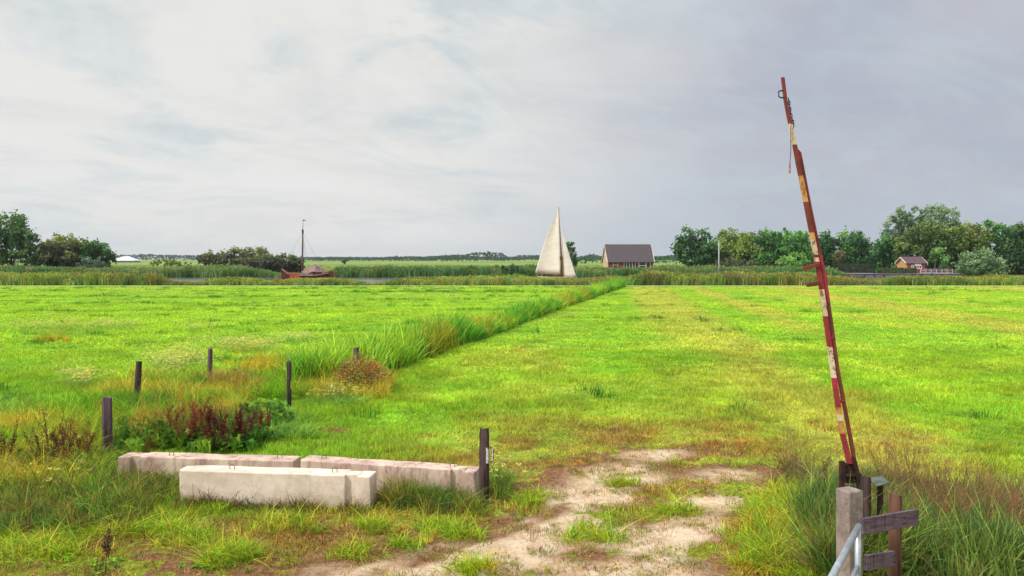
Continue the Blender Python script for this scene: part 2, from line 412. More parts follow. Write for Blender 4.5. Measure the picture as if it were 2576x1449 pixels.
def scatter(name, coll, pts, scl, tint, lean=.0, **tags):
    n = len(pts)
    if n == 0: return
    me = bpy.data.meshes.new(name); me.vertices.add(n); me.vertices.foreach_set('co', np.asarray(pts, np.float32).ravel())
    rot = np.zeros((n, 3), np.float32); rot[:, 2] = rng.uniform(0, 6.28, n); rot[:, 0] = rng.normal(size=n) * lean; rot[:, 1] = rng.normal(size=n) * lean
    if np.ndim(scl) == 1: scl = np.stack([scl] * 3, 1)
    for nm, ty, fld, arr in (('rot', 'FLOAT_VECTOR', 'vector', rot), ('scl', 'FLOAT_VECTOR', 'vector', scl)):
        me.attributes.new(nm, ty, 'POINT').data.foreach_set(fld, np.asarray(arr, np.float32).ravel())
    me.attributes.new('tint', 'FLOAT_COLOR', 'POINT').data.foreach_set('color', np.concatenate([np.clip(tint, 0, 1), np.ones((n, 1))], 1).astype(np.float32).ravel())
    me.attributes.new('pick', 'INT', 'POINT').data.foreach_set('value', rng.integers(0, len(coll.objects), n).astype(np.int32))
    o = link(bpy.data.objects.new(name, me)); tag(o, **tags)
    g = bpy.data.node_groups.new(name, 'GeometryNodeTree')
    g.interface.new_socket('Geometry', in_out='INPUT', socket_type='NodeSocketGeometry'); g.interface.new_socket('Geometry', in_out='OUTPUT', socket_type='NodeSocketGeometry')
    N, L = g.nodes, g.links; gi = N.new('NodeGroupInput'); go = N.new('NodeGroupOutput')
    ip = N.new('GeometryNodeInstanceOnPoints'); ci = N.new('GeometryNodeCollectionInfo')
    ci.inputs[0].default_value = coll; ci.inputs['Separate Children'].default_value = True; ci.inputs['Reset Children'].default_value = True
    L.new(gi.outputs[0], ip.inputs['Points']); L.new(ci.outputs[0], ip.inputs['Instance']); ip.inputs['Pick Instance'].default_value = True
    for nm, ty, sock in (('rot', 'FLOAT_VECTOR', 'Rotation'), ('scl', 'FLOAT_VECTOR', 'Scale'), ('pick', 'INT', 'Instance Index')):
        a = N.new('GeometryNodeInputNamedAttribute'); a.data_type = ty; a.inputs[0].default_value = nm
        L.new(a.outputs[0], ip.inputs[sock])
    L.new(ip.outputs[0], go.inputs[0])
    md = o.modifiers.new('scatter', 'NODES'); md.node_group = g
    return o

P_LAWN = protos('lawn_tuft', lambda r: blades(40, .10, .7, .17, .010, .7, r, .5, .36), 6)
P_MID = protos('meadow_tuft', lambda r: blades(56, .16, .7, .42, .028, .8, r, .5, .38), 6)
P_FAR = protos('meadow_clump', lambda r: blades(60, .20, .5, .9, .06, .7, r, .5), 4)
P_TALL = protos('tall_grass', lambda r: blades(34, .42, .6, .14, .012, .75, r, .7, .40, segs=4), 5)
P_REED = protos('reed_clump', lambda r: blades(30, 1.0, .5, .34, .042, .32, r, .4, .45, segs=4), 6)
def far_reed(r):
    a = blades(70, 1.0, .45, .75, .085, .25, r, .35, .28, segs=2)
    b = [flecks(5, (r.uniform(-.6, .6), r.uniform(-.6, .6), r.uniform(.9, 1.12)), (.05, .05, .09), .10, (1.25, 1.05, .95), r) for _ in range(7)]
    return join(a, *b)
P_FREED = protos('far_reed_clump', far_reed, 5)
def seedgrass(r):
    parts = [blades(26, .62, .4, .12, .011, .65, r, .8, segs=4)]
    for _ in range(5):
        x, y = r.normal(size=2) * .08; lx, ly = r.normal(size=2) * .14; hh = r.uniform(.8, 1.15)
        V = []; w = .003
        for q in (0, .5, 1): V += [(x + lx * q * q - w, y + ly * q * q, hh * q), (x + lx * q * q + w, y + ly * q * q, hh * q)]
        parts.append((np.array(V), np.array([(0, 1, 3, 2), (2, 3, 5, 4)]), np.array([(1.5, 1.1, 1.2)] * 6)))
        for q in range(7):
            parts.append(flecks(9, (x + lx * (1 + q * .03), y + ly * (1 + q * .03), hh * (.86 + .032 * q)), (.014, .014, .012), .007, (1.55, .92, 1.15), r))
    return join(*parts)
P_SEED = protos('seeding_grass', seedgrass, 5)
def flowers(r):
    parts = [blades(14, .2, .4, .16, .010, .6, r, .6)]
    for _ in range(5):
        x, y = r.normal(size=2) * .16; hh = r.uniform(.2, .4)
        parts.append((np.array([(x - .003, y, 0), (x + .003, y, 0), (x + .003, y, hh), (x - .003, y, hh)]), np.array([(0, 1, 2, 3)]), np.ones((4, 3))))
        parts.append(flecks(9, (x, y, hh), (.022, .022, .006), .017, (3.6, 1.75, 7.5), r, .05))
    return join(*parts)
P_FLOW = protos('white_flowers', flowers, 4)
def weed(r):
    parts = []
    for i in range(16):
        a = r.uniform(0, 6.28); L = r.uniform(.03, .09); w = L * .3; z = r.uniform(.02, .07); c = r.uniform(.7, 1.2)
        d = np.array((math.cos(a), math.sin(a), 0)); s = np.array((-d[1], d[0], 0)) * w
        V = np.array([d * .02, d * L * .5 - s + (0, 0, z), d * L + (0, 0, z * .9), d * L * .5 + s + (0, 0, z)])
        parts.append((V, np.array([(0, 1, 2, 3)]), np.array([(c, c, c)] * 4)))
    return join(*parts)
P_WEED = protos('leafy_weed', weed, 4)

def fill(n, y0, y1, margin=1.5, k=.70):        # uniform over the wedge the camera can see, plus a margin
    y = np.sqrt(rng.uniform(y0 ** 2, y1 ** 2, n)); x = rng.uniform(-1, 1, n) * (y * k + margin); return x, y
def vary(c, a=.14, hue=.10):
    n = len(c); g = 1 + a * rng.normal(size=(n, 1)); h = hue * rng.normal(size=n)
    return c * g * np.stack([1 + h, np.ones(n), 1 - h], 1)
def pts3(x, y): return np.stack([x, y, gz(x, y)], 1)
BOOST = 1.0                                   # blades stand upright and shade each other; the albedo itself stays that of leaves

# short turf in front
x, y = fill(46000, 5.5, 30); f = fields(x, y); s = f['s']
keep = (dirt_cover(f) < rng.uniform(.12, .72, len(x)) ** .8) & ((s > .3) | (s < -1.8) | (y < 14)) & (rng.uniform(size=len(x)) < 1 - .45 * f['dry'] * (f['n2'] > .45))
x, y = x[keep], y[keep]; f = {k: q[keep] for k, q in f.items()}
hh = .55 + .9 * sst(f['n1'], .35, .7) ; hh = hh * (1 - .35 * f['dry']) * (1 + .7 * np.exp(-((f['u'] - 60) / 300) ** 2 - ((f['v'] - 1270) / 110) ** 2))
cl = ground_rgb(x, y, f) * BOOST; straw = np.array([lin(196, 158, 84), lin(176, 124, 72), lin(150, 104, 66), lin(200, 180, 90)])
dead = rng.uniform(size=len(x)) < np.clip(.62 * f['dry'] * (.4 + 1.3 * sst(f['n1'], .35, .65)) + .18 * sst(f['v'], 1280, 1340), 0, .8)
cl[dead] = straw[rng.integers(0, 4, dead.sum())]; hh = hh * np.where(dead, .75, 1) * (1 - .25 * sst(f['v'], 1290, 1340))
scatter('grass', P_LAWN, pts3(x, y), np.stack([np.ones(len(x)), np.ones(len(x)), hh], 1), vary(cl, .18), .05,
        label='short bright green turf in front of and behind the concrete blocks', cat='grass', kind='stuff')
# meadow further off
x, y = fill(60000, 24, 99, 4); f = fields(x, y); s = f['s']
keep = ((s > .2) | (s < -1.3)) & (dirt_cover(f) < .7) & (rng.uniform(size=len(x)) < np.clip(1.3 - y / 130, .2, 1))
x, y = x[keep], y[keep]; f = {k: q[keep] for k, q in f.items()}
hh = (.35 + .6 * sst(f['n1'] * .5 + f['n4'] * .5, .38, .66)) * np.where(f['s'] > 0, .75, 1.0) * np.interp(y, [24, 40, 70], [1, .75, .5]); sc_ = 1 + y / 160
scatter('meadow_grass', P_MID, pts3(x, y), np.stack([sc_, sc_, hh], 1), vary(ground_rgb(x, y, f) * BOOST, .04, .04), .04,
        label='bright green meadow grass stretching to the pale path', cat='grass', kind='stuff')
# darker tussocks in the left field, a few in the right one
x, y = fill(5200, 17, 97, 3); f = fields(x, y)
tus = vn(x * .10 + 3, y * .55, 5) * .5 + fbm(x * .3, y * 1.0, 51) * .5
tus2 = fbm(x * .9, y * .8, 55); keep = ((f['s'] < -3) & ((tus > .60) | (tus2 > .70)) | (f['s'] > 1) & ((tus > .72) | (tus2 > .76))) ; x, y = x[keep], y[keep]
c = ground_rgb(x, y) * np.array((.30, .50, .6)); scatter('tussock_grass', P_MID, pts3(x, y), np.stack([np.ones(len(x)) * .8] * 2 + [rng.uniform(.9, 1.7, len(x))], 1), vary(c, .15), .1,
        label='darker longer grass tussocks dotted over the left meadow', cat='grass', kind='stuff')

# ditch vegetation: tall reeds along the diagonal ditch
n = 2500; y = 21.6 + 76.9 * rng.uniform(0, 1, n) ** 1.25; t = rng.uniform(0, 1, n)
half = np.interp(y, [20, 24, 30, 50, 100], [.8, .7, .5, .42, .5])
x = np.interp(y, DITCH[:, 1], DITCH[:, 0]) + np.interp(y, [21, 25, 36], [.25, -.1, -.45]) + (t - .5) * 2 * half
hgt = np.interp(y, [20, 24, 28, 36, 50, 75, 98], [.9, .98, .95, .9, .85, .8, .9]) * (1 - .35 * (2 * t - 1) ** 2) * (.45 + .95 * fbm(x * .7, y * .35, 88)) * rng.uniform(.8, 1.25, n)
c = np.where((fbm(x * .4, y * .3, 90) > .55)[:, None], np.array(lin(160, 196, 62)), np.array(lin(112, 172, 54)))
yl = (fbm(x * .5 + 9, y * .15, 93) > .62); c[yl] = lin(168, 178, 62)
scatter('ditch_reeds', P_REED, pts3(x, y), np.stack([np.ones(n)] * 2 + [hgt], 1), vary(c * BOOST, .16), .12,
        label='tall green reeds filling the diagonal ditch between the two fields', cat='reeds', kind='stuff')
# rank growth over the near ditch end, left of the posts
n = 4200; y = rng.uniform(11.6, 22.5, n); x = rng.uniform(-1, 1, n) * 3.6 + np.interp(y, [11, 14, 18, 22], [-8.3, -7.6, -6.6, -6.9])
f = fields(x, y); keep = (f['v'] < 1150) | (f['u'] < 330)
keep &= ~((f['u'] > 600) & (f['v'] > 1010)) & ~((f['u'] > 380) & (f['v'] < 950))
keep &= ~((f['u'] > 250) & (f['v'] > 1128))
x, y = x[keep], y[keep]; nn = fbm(x * .7, y * .7, 40); c = lerp(np.array(lin(138, 188, 46)), np.array(lin(204, 192, 70)), sst(nn, .36, .58))
dk = fbm(x * .5 + 4, y * .5, 44) > .6; c[dk] = lin(92, 146, 50)
scatter('ditch_grass', P_TALL, pts3(x, y), np.stack([np.ones(len(x)) * .9] * 2 + [rng.uniform(.6, 1.25, len(x))], 1), vary(c * BOOST, .2), .12,
        label='long yellow green grass growing over the near end of the ditch', cat='grass', kind='stuff')

def patch(name, coll, L, tints, sc_, h, lean, label, cat, n_per=60, boost=BOOST):
    """tufts thrown into gaussian patches given as (u, v, su, sv, weight)"""
    X, Y, C = [], [], []
    for cu, cv, su, sv, w in L:
        k = int(n_per * w); u = cu + rng.normal(size=k) * su * .6; v = np.clip(cv + rng.normal(size=k) * sv * .6, 690, 1600)
        d = K * H / (v - CV); X.append((u - CU) * d / K); Y.append(d)
        tt = np.array([lin(*q) for q in tints]); C.append(tt[rng.integers(0, len(tt), k)])
    x, y, c = np.concatenate(X), np.concatenate(Y), np.concatenate(C)
    hv = rng.uniform(h[0], h[1], len(x))
    return scatter(name, coll, pts3(x, y), np.stack([np.ones(len(x)) * sc_] * 2 + [hv], 1), vary(c * boost, .15), lean, label=label, cat=cat, kind='stuff')
patch('flowering_weeds', P_FLOW, [(440, 918, 70, 22, 3), (620, 880, 90, 12, 3.4), (740, 862, 60, 8, 1.2), (140, 828, 150, 14, 3), (290, 822, 60, 8, 1), (500, 832, 60, 6, .5), (210, 968, 50, 10, .8),
      (850, 1010, 45, 12, .4), (1262, 1215, 20, 18, .12), (930, 965, 30, 10, .4), (100, 1230, 90, 30, .15)],
      [(140, 184, 70), (150, 178, 90)], 1.0, (.8, 1.3), .1, 'small white wildflowers in drifts over the left meadow', 'wildflowers', 55)
patch('yellow_grass', P_TALL, [(660, 925, 60, 22, 2), (690, 960, 60, 25, 1.6), (770, 990, 40, 8, .8), (130, 858, 40, 4, .6), (1060, 872, 22, 10, .8), (990, 878, 16, 8, .6)],
      [(214, 190, 50), (196, 176, 62), (172, 180, 60)], .9, (.5, .95), .2, 'yellowed dry grass around the ditch posts', 'grass', 45)
patch('blue_green_grass', P_TALL, [(700, 1098, 50, 10, 2.2), (760, 1100, 30, 8, 1), (690, 1050, 50, 22, 1.6), (860, 1015, 60, 10, 1.2), (30, 1030, 60, 25, 1.6), (980, 990, 30, 10, .6)],
      [(136, 184, 88), (120, 174, 66), (150, 186, 70)], .9, (.3, .65), .25, 'soft blue green grass tufts behind the concrete blocks', 'grass', 24)
patch('verge_grass', P_TALL, [(60, 1230, 170, 60, 6), (250, 1220, 120, 40, 3), (380, 1230, 70, 35, 2), (90, 1310, 160, 35, 2.2), (300, 1290, 80, 25, 1), (1090, 1270, 90, 14, 1.2), (1140, 1290, 60, 10, .6), (1250, 1240, 20, 25, .7)],
      [(120, 156, 56), (156, 182, 58), (86, 124, 48), (176, 162, 78), (136, 108, 66), (100, 146, 74)], .75, (.4, .9), .3, 'rank green verge grass left of the concrete blocks', 'grass', 60)
patch('block_weeds', P_TALL, [(500, 1277, 50, 5, .7), (560, 1280, 60, 5, .7), (650, 1283, 70, 5, .7), (760, 1288, 60, 5, .5), (960, 1270, 30, 10, .6), (880, 1296, 30, 4, .2)],
      [(120, 134, 56), (146, 120, 70), (104, 124, 54), (120, 82, 60)], .7, (.2, .6), .3, 'thin weeds along the foot of the front concrete block', 'weeds', 26)
patch('front_tufts', P_TALL, [(590, 1400, 40, 12, 1), (545, 1418, 30, 8, .5), (500, 1365, 70, 12, .8), (730, 1330, 80, 14, .7), (940, 1330, 30, 8, .5), (1110, 1330, 60, 12, .5), (430, 1340, 60, 12, .6), (300, 1350, 80, 16, .8),
      (90, 1390, 110, 30, 1.6), (1160, 1350, 50, 8, .4), (900, 1400, 50, 10, .3), (1010, 1370, 40, 8, .3), (1500, 1350, 60, 10, .5), (1330, 1265, 30, 14, .4), (1180, 1430, 60, 10, .5), (1560, 1220, 40, 8, .3), (1700, 1290, 50, 10, .4)],
      [(172, 200, 50), (140, 184, 44), (190, 190, 66)], .8, (.18, .45), .25, 'bright green grass tufts on the bare ground in front', 'grass', 42)
patch('leafy_weeds', P_WEED, [(520, 1430, 90, 14, .25), (250, 1425, 110, 16, .4), (1330, 1262, 30, 10, .3), (120, 1300, 110, 40, 1), (400, 1215, 40, 20, 1.0), (1240, 1235, 25, 25, .4)],
      [(150, 190, 70), (172, 200, 80)], .8, (.5, 1.0), .3, 'low broad leaved weeds among the turf in front', 'weeds', 40)
# thin dead and half green stubble over the trampled gateway
x, y = fill(36000, 5.5, 18); f = fields(x, y); dc = dirt_cover(f)
keep = (dc > .02) & (rng.uniform(size=len(x)) < np.where(fbm(x * 2.6, y * 3.6, 301) > .52, .85, .22) * (1.15 - .6 * dc)); x, y, dc = x[keep], y[keep], dc[keep]
tt = np.array([lin(176, 150, 84), lin(156, 116, 72), lin(146, 160, 62), lin(132, 150, 56), lin(196, 170, 110)]); c = tt[rng.integers(0, 5, len(x))]
scatter('stubble', P_LAWN, pts3(x, y), np.stack([rng.uniform(.35, .9, len(x))] * 2 + [rng.uniform(.2, .6, len(x))], 1), vary(c, .2), .1,
        label='sparse trampled stubble and dead grass on the bare sandy gateway', cat='grass', kind='stuff')
patch('sedge_grass', P_TALL, [(1960, 1330, 70, 50, 4), (1950, 1400, 80, 45, 4), (2050, 1430, 70, 40, 3), (2000, 1270, 50, 30, 1.6), (2060, 1350, 40, 50, 2)],
      [(190, 202, 54), (158, 190, 46), (196, 176, 66), (120, 160, 50)], .7, (.25, .6), .3, 'yellow green long grass left of the concrete gatepost', 'grass', 60)
patch('rusty_seed_grass', P_SEED, [(480, 1075, 70, 22, .35), (560, 1085, 70, 22, .3), (420, 1095, 50, 18, .2), (150, 1130, 70, 20, .2), (350, 1100, 60, 30, .35)],
      [(176, 130, 66), (150, 106, 62), (166, 160, 70)], .8, (.45, .75), .2, 'rust coloured seeding weeds around the red brown docks', 'weeds', 40)
patch('right_reeds', P_REED, [(2065, 1330, 35, 40, 1.4), (2095, 1300, 20, 25, .6), (2330, 1420, 120, 50, 2.2), (2480, 1440, 90, 50, 2), (2230, 1440, 50, 40, .7)],
      [(112, 140, 70), (140, 164, 76), (84, 118, 60)], .45, (.4, .7), .35, 'grey green reeds around the gatepost and board', 'reeds', 26)
patch('right_tall_grass', P_TALL, [(2350, 1400, 150, 60, 6), (2500, 1380, 110, 60, 5), (2260, 1330, 70, 40, 2), (2450, 1300, 140, 45, 4.5), (2380, 1330, 120, 40, 2), (2200, 1250, 60, 20, 1.2), (2200, 1380, 60, 40, 2.2), (2290, 1400, 50, 40, 2), (2140, 1240, 50, 14, 1.4), (2090, 1255, 30, 14, .6)],
      [(104, 134, 56), (136, 160, 64), (150, 136, 82), (76, 106, 48), (176, 170, 110)], .85, (.5, 1.1), .35, 'tangled long grass right of the wooden post', 'grass', 60)
patch('leafy_ditch_weeds', P_WEED, [(450, 1110, 80, 18, 2.4), (560, 1120, 80, 16, 2.4), (330, 1100, 50, 30, 1.5), (150, 1180, 90, 22, 2), (600, 970, 40, 16, .6), (660, 1060, 40, 16, 1)],
      [(122, 168, 62), (150, 186, 66), (96, 144, 56)], 2.6, (3.0, 6.0), .35, 'leafy green weeds between the posts and around the docks', 'weeds', 40)
patch('gate_weeds', P_TALL, [(2105, 1462, 25, 12, .8), (2145, 1458, 25, 12, .8), (2185, 1455, 25, 14, .7), (2225, 1450, 30, 14, .8), (2280, 1440, 30, 16, .7)],
      [(104, 136, 58), (134, 160, 66), (150, 138, 84), (84, 116, 52)], .9, (1.2, 2.1), .3, 'tall tangled weeds round the barrier foot and gate posts', 'weeds', 30)
patch('seeding_grass', P_SEED, [(2330, 1310, 110, 50, .9), (2470, 1310, 120, 55, 1.2), (2540, 1380, 70, 60, .9), (2400, 1380, 120, 50, 1.0), (2290, 1250, 60, 14, .7), (2240, 1235, 60, 10, .4), (2030, 1215, 50, 12, .5), (1980, 1190, 30, 8, .2)],
      [(122, 116, 74), (128, 108, 80)], .85, (.45, .78), .25, 'purple brown seeding grasses right of the gate', 'grass', 24)

# reed beds along both canal banks
def bank(name, y0, y1, x0, x1, n, hfun, cols, label, wide=1.0, clip=None):
    x = rng.uniform(x0, x1, n); y = rng.uniform(y0, y1, n); u = CU + K * x / y
    h = hfun(u, x, y) * (.42 + .68 * fbm(x * .28, y * .3, 120) + .22 * (fbm(x * 1.1, y * .6, 121) - .5)) * rng.uniform(.75, 1.2, n); keep = h > .12
    if clip is not None: keep &= ~clip(u, x, y)
    x, y, h = x[keep], y[keep], h[keep]
    tt = np.array([lin(*q) for q in cols]); q = np.clip(fbm(x * .09, y * .09, 130 + len(name)) * 1.5 - .25 + rng.normal(size=len(x)) * .08, 0, .999) * (len(tt) - 1)
    i = q.astype(int); c = tt[i] + (tt[np.minimum(i + 1, len(tt) - 1)] - tt[i]) * (q - i)[:, None]
    scatter(name, P_FREED, np.stack([x, y, np.full(len(x), -.05)], 1), np.stack([np.full(len(x), wide)] * 2 + [h], 1), vary(c * 1.25, .16), .08, label=label, cat='reeds', kind='stuff')
def near_h(u, x, y):
    top = np.interp(u, [0, 390, 430, 510, 540, 640, 700, 735, 840, 880, 930, 965, 1040, 1340, 1440, 1500, 1570, 1640, 2040, 2070, 2130, 2160, 2210, 2260, 2576],
                    [688, 690, 708, 710, 699, 701, 710, 701, 700, 704, 712, 709, 698, 695, 702, 699, 697, 688, 690, 697, 700, 704, 702, 696, 696])
    return H - (top - CV) * y / K
bank('near_reeds', 102.2, 114.5, -86, 86, 11500, near_h, [(84, 128, 46), (128, 158, 62), (152, 164, 92), (88, 122, 50), (150, 144, 88), (76, 112, 46), (140, 166, 84)],
     'green and straw coloured reeds along the near canal bank', 1.0)
x0, x1 = (718 - CU) * 108 / K, (836 - CU) * 108 / K
bank('orange_reeds', 104, 112, x0, x1, 520, lambda u, x, y: (H - (702 - CV) * y / K) * 1.1, [(166, 156, 66), (186, 142, 74), (150, 158, 62), (178, 166, 80)], 'orange and yellow waterside plants in front of the moored barge')
def far_h(u, x, y):
    top = np.interp(u, [0, 400, 420, 640, 690, 820, 860, 1340, 1440, 1500, 1560, 1700, 1900, 2080, 2130, 2200], [672, 676, 672, 670, 686, 690, 673, 672, 674, 676, 676, 673, 672, 676, 690, 697])
    return np.minimum(H - (top - CV) * y / K, 2.4)
bank('far_reeds', 151, 172, -128, 66, 11500, far_h, [(70, 112, 54), (96, 140, 78), (130, 150, 96), (80, 112, 56), (84, 136, 84), (146, 146, 100), (66, 104, 60)],
     'dark green reed bed along the far canal bank', 1.5)
bank('marsh_reeds', 174, 330, -230, 190, 15000, lambda u, x, y: np.full(len(x), .8), [(132, 158, 84), (158, 174, 104), (120, 142, 74), (164, 164, 108)],
     'pale marsh reeds behind the far bank', 2.6, clip=lambda u, x, y: (u > 1495) & (u < 1660) & (y > 194) & (y < 210))

# ------------------------------------------------------------------ trees and bushes
BARK = mat('bark', (.10, .08, .065), (.05, .045, .04), 4, (1, 1, .3))
def leaf_cloud(C, Rd, n, size, col, rr, top=None, cvar=.13, uprand=.75, sub=.30):
    """leaf clumps over one lobe: centre C, radii Rd"""
    ks = max(10, int(n / 26)); d = rr.normal(size=(ks, 3)); d /= np.linalg.norm(d, axis=1)[:, None]
    rad = rr.uniform(.45, 1.05, (ks, 1)) ** .6; cc = C + d * rad * Rd
    cl = np.array(col) * (1 + cvar * rr.normal(size=(ks, 1))) * np.stack([1 + .08 * rr.normal(size=ks), np.ones(ks), 1 + .05 * rr.normal(size=ks)], 1)
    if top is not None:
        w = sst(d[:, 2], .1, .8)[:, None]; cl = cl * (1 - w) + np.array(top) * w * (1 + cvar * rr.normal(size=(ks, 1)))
    i = rr.integers(0, ks, n); sr = sub * min(Rd[0], Rd[2])
    p = cc[i] + rr.normal(size=(n, 3)) * sr * .55
    nr = d[i] * .9 + rr.normal(size=(n, 3)) * uprand; nr /= np.linalg.norm(nr, axis=1)[:, None]
    a = np.cross(nr, rr.normal(size=(n, 3))); a /= np.linalg.norm(a, axis=1)[:, None]; b = np.cross(nr, a)
    s = size * rr.uniform(.55, 1.3, (n, 1))
    V = np.stack([p - a * s, p - b * s * .6, p + a * s, p + b * s * .6], 1).reshape(-1, 3)
    F = np.arange(4 * n).reshape(n, 4); c = cl[i] * (1 + .12 * rr.normal(size=(n, 1)))
    return V, F, np.repeat(np.clip(c, .003, 1), 4, 0)
ti = [0]
def tree(name, label, cat, d, trunk_u, lobes, col, top=None, size=.34, dens=5.0, trunk_w=.28, group='trees and bushes beyond the canal', bare=False, cvar=.13):
    """lobes are (u, v, ru, rv) as seen in the frame, stood at distance d with real depth"""
    ti[0] += 1; rr = np.random.default_rng(1000 + ti[0]); base = Vector(((trunk_u - CU) * d / K, d, -.05))
    root = empty(name, base, label=label, cat=cat, group=group)
    parts = []; bm = bmesh.new(); mean_r = np.mean([l[2] for l in lobes]) * d / K
    first = True
    for (u, v, ru, rv) in lobes:
        dd = rr.uniform(-.7, .7) * mean_r; c = np.array(P(u, v, d)) + np.array((0, dd, 0)) - np.array(base)
        Rd = np.array((ru * d / K, max(ru, rv) * .85 * d / K, rv * d / K)); A = math.pi * Rd[0] * Rd[2]
        n = int(dens * 1.5 * A / (size * size * 1.2)) + 40
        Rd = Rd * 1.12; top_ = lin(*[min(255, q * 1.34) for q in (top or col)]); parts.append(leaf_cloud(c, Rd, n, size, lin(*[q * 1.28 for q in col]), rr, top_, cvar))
        # limb
        mid = Vector((c[0] * .35, c[1] * .35, max(c[2] * .55, .3))); r0 = trunk_w * (.55 if not first else 1)
        tube(bm, [Vector((0, 0, 0)) if first else Vector((c[0] * .05, c[1] * .05, c[2] * .18)), mid * .6, mid, Vector(c) * .98], [r0, r0 * .7, r0 * .5, r0 * .15], 7)
        first = False
    V, F, Cc = join(*parts); me = np_mesh('crown', V, F, M_LEAF, Cc); link(bpy.data.objects.new('crown', me), root)
    obj('trunk', bm, BARK, root, True)
    return root
# left edge
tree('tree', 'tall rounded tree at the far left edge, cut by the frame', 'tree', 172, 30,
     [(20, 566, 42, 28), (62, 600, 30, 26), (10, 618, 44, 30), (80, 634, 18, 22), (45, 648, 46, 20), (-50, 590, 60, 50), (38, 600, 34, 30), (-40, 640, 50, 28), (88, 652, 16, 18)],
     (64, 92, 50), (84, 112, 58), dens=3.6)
tree('bush', 'broad dark bush with an olive top beside the left edge tree', 'bush', 170, 175,
     [(165, 630, 46, 32), (205, 638, 34, 28), (130, 640, 30, 30), (180, 655, 62, 20)], (52, 58, 44), (106, 114, 56), dens=6)
tree('tree', 'small dark green tree right of the broad dark left bush', 'tree', 169, 248,
     [(238, 628, 22, 22), (258, 640, 24, 24), (272, 652, 14, 20), (228, 650, 24, 24)], (54, 86, 50), (78, 110, 56), dens=4.5)
tree('willow_bush', 'grey green low willow bush at the foot of the small dark tree', 'bush', 162, 240, [(240, 662, 26, 14), (222, 668, 22, 10)], (92, 112, 92), dens=5, size=.25)
# mid-left thicket
tree('bush', 'dark wide willow thicket left of the barge mast', 'bush', 176, 590,
     [(545, 650, 36, 16), (590, 646, 36, 17), (640, 645, 34, 19), (575, 662, 60, 10), (660, 660, 50, 14)], (78, 80, 64), (104, 112, 66), size=.28, dens=6)
tree('bush', 'dark thicket directly behind the moored barge', 'bush', 158, 690,
     [(672, 664, 38, 20), (712, 662, 34, 18), (742, 668, 22, 18), (690, 680, 50, 16), (650, 676, 26, 14)], (62, 64, 58), (88, 98, 62), size=.26, dens=6)
tree('bush', 'small olive bush in the marsh left of the willow thicket', 'bush', 200, 425, [(425, 661, 34, 7), (455, 664, 20, 5)], (108, 124, 62), size=.28, dens=6, group='low bushes in the marsh')
tree('bush', 'small round dark bush on the open meadow right of the barge', 'bush', 330, 869, [(869, 657, 8, 5)], (70, 96, 66), size=.5, dens=5, trunk_w=.15, group='low bushes in the marsh')
tree('bush', 'dark bush standing in the far reeds left of the sailing boat', 'bush', 152, 1283, [(1283, 672, 17, 8), (1268, 676, 12, 6)], (70, 84, 56), size=.25, dens=6, group='low bushes in the marsh')
# behind the sail and house
tree('tree', 'slim dark tree peeking out behind the jib of the sailing boat', 'tree', 190, 1438, [(1434, 634, 12, 24), (1440, 652, 12, 16), (1430, 620, 6, 12)], (58, 88, 52), dens=6, size=.3)
# right-hand wood
GRP = 'trees of the wood on the right'
T = lambda *a, **k: tree(*a, group=GRP, **k)
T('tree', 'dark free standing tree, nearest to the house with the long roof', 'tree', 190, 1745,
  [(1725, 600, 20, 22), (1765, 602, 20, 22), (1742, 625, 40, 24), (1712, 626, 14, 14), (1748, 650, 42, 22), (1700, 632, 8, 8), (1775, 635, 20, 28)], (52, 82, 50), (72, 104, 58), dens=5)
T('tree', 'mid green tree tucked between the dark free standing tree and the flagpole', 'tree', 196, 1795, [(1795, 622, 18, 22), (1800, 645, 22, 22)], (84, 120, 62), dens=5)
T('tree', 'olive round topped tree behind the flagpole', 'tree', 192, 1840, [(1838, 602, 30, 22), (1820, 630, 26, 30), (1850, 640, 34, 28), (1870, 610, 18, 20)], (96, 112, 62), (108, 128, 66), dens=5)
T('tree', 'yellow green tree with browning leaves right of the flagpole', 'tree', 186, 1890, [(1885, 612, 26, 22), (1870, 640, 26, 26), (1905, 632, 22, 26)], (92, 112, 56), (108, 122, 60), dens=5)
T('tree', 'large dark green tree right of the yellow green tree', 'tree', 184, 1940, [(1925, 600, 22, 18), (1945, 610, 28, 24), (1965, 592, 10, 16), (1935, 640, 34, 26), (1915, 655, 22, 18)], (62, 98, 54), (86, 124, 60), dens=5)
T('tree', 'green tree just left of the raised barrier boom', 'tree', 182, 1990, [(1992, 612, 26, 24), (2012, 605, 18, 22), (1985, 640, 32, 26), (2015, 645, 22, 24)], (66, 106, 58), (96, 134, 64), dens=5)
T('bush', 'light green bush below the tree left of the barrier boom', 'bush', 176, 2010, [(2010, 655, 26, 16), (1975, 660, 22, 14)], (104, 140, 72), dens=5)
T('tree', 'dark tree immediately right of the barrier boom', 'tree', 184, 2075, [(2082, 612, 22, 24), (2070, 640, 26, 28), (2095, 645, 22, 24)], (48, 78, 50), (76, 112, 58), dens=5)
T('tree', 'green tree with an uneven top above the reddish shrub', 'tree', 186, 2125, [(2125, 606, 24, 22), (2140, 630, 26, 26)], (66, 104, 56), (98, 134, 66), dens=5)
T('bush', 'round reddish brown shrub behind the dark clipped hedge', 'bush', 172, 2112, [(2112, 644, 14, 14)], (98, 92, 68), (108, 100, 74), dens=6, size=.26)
T('tree', 'dark tree with ragged branches above the clipped hedge', 'tree', 182, 2165, [(2155, 602, 20, 18), (2178, 612, 20, 20), (2160, 640, 30, 26), (2185, 645, 18, 22)], (58, 90, 60), (80, 116, 66), dens=3.8)
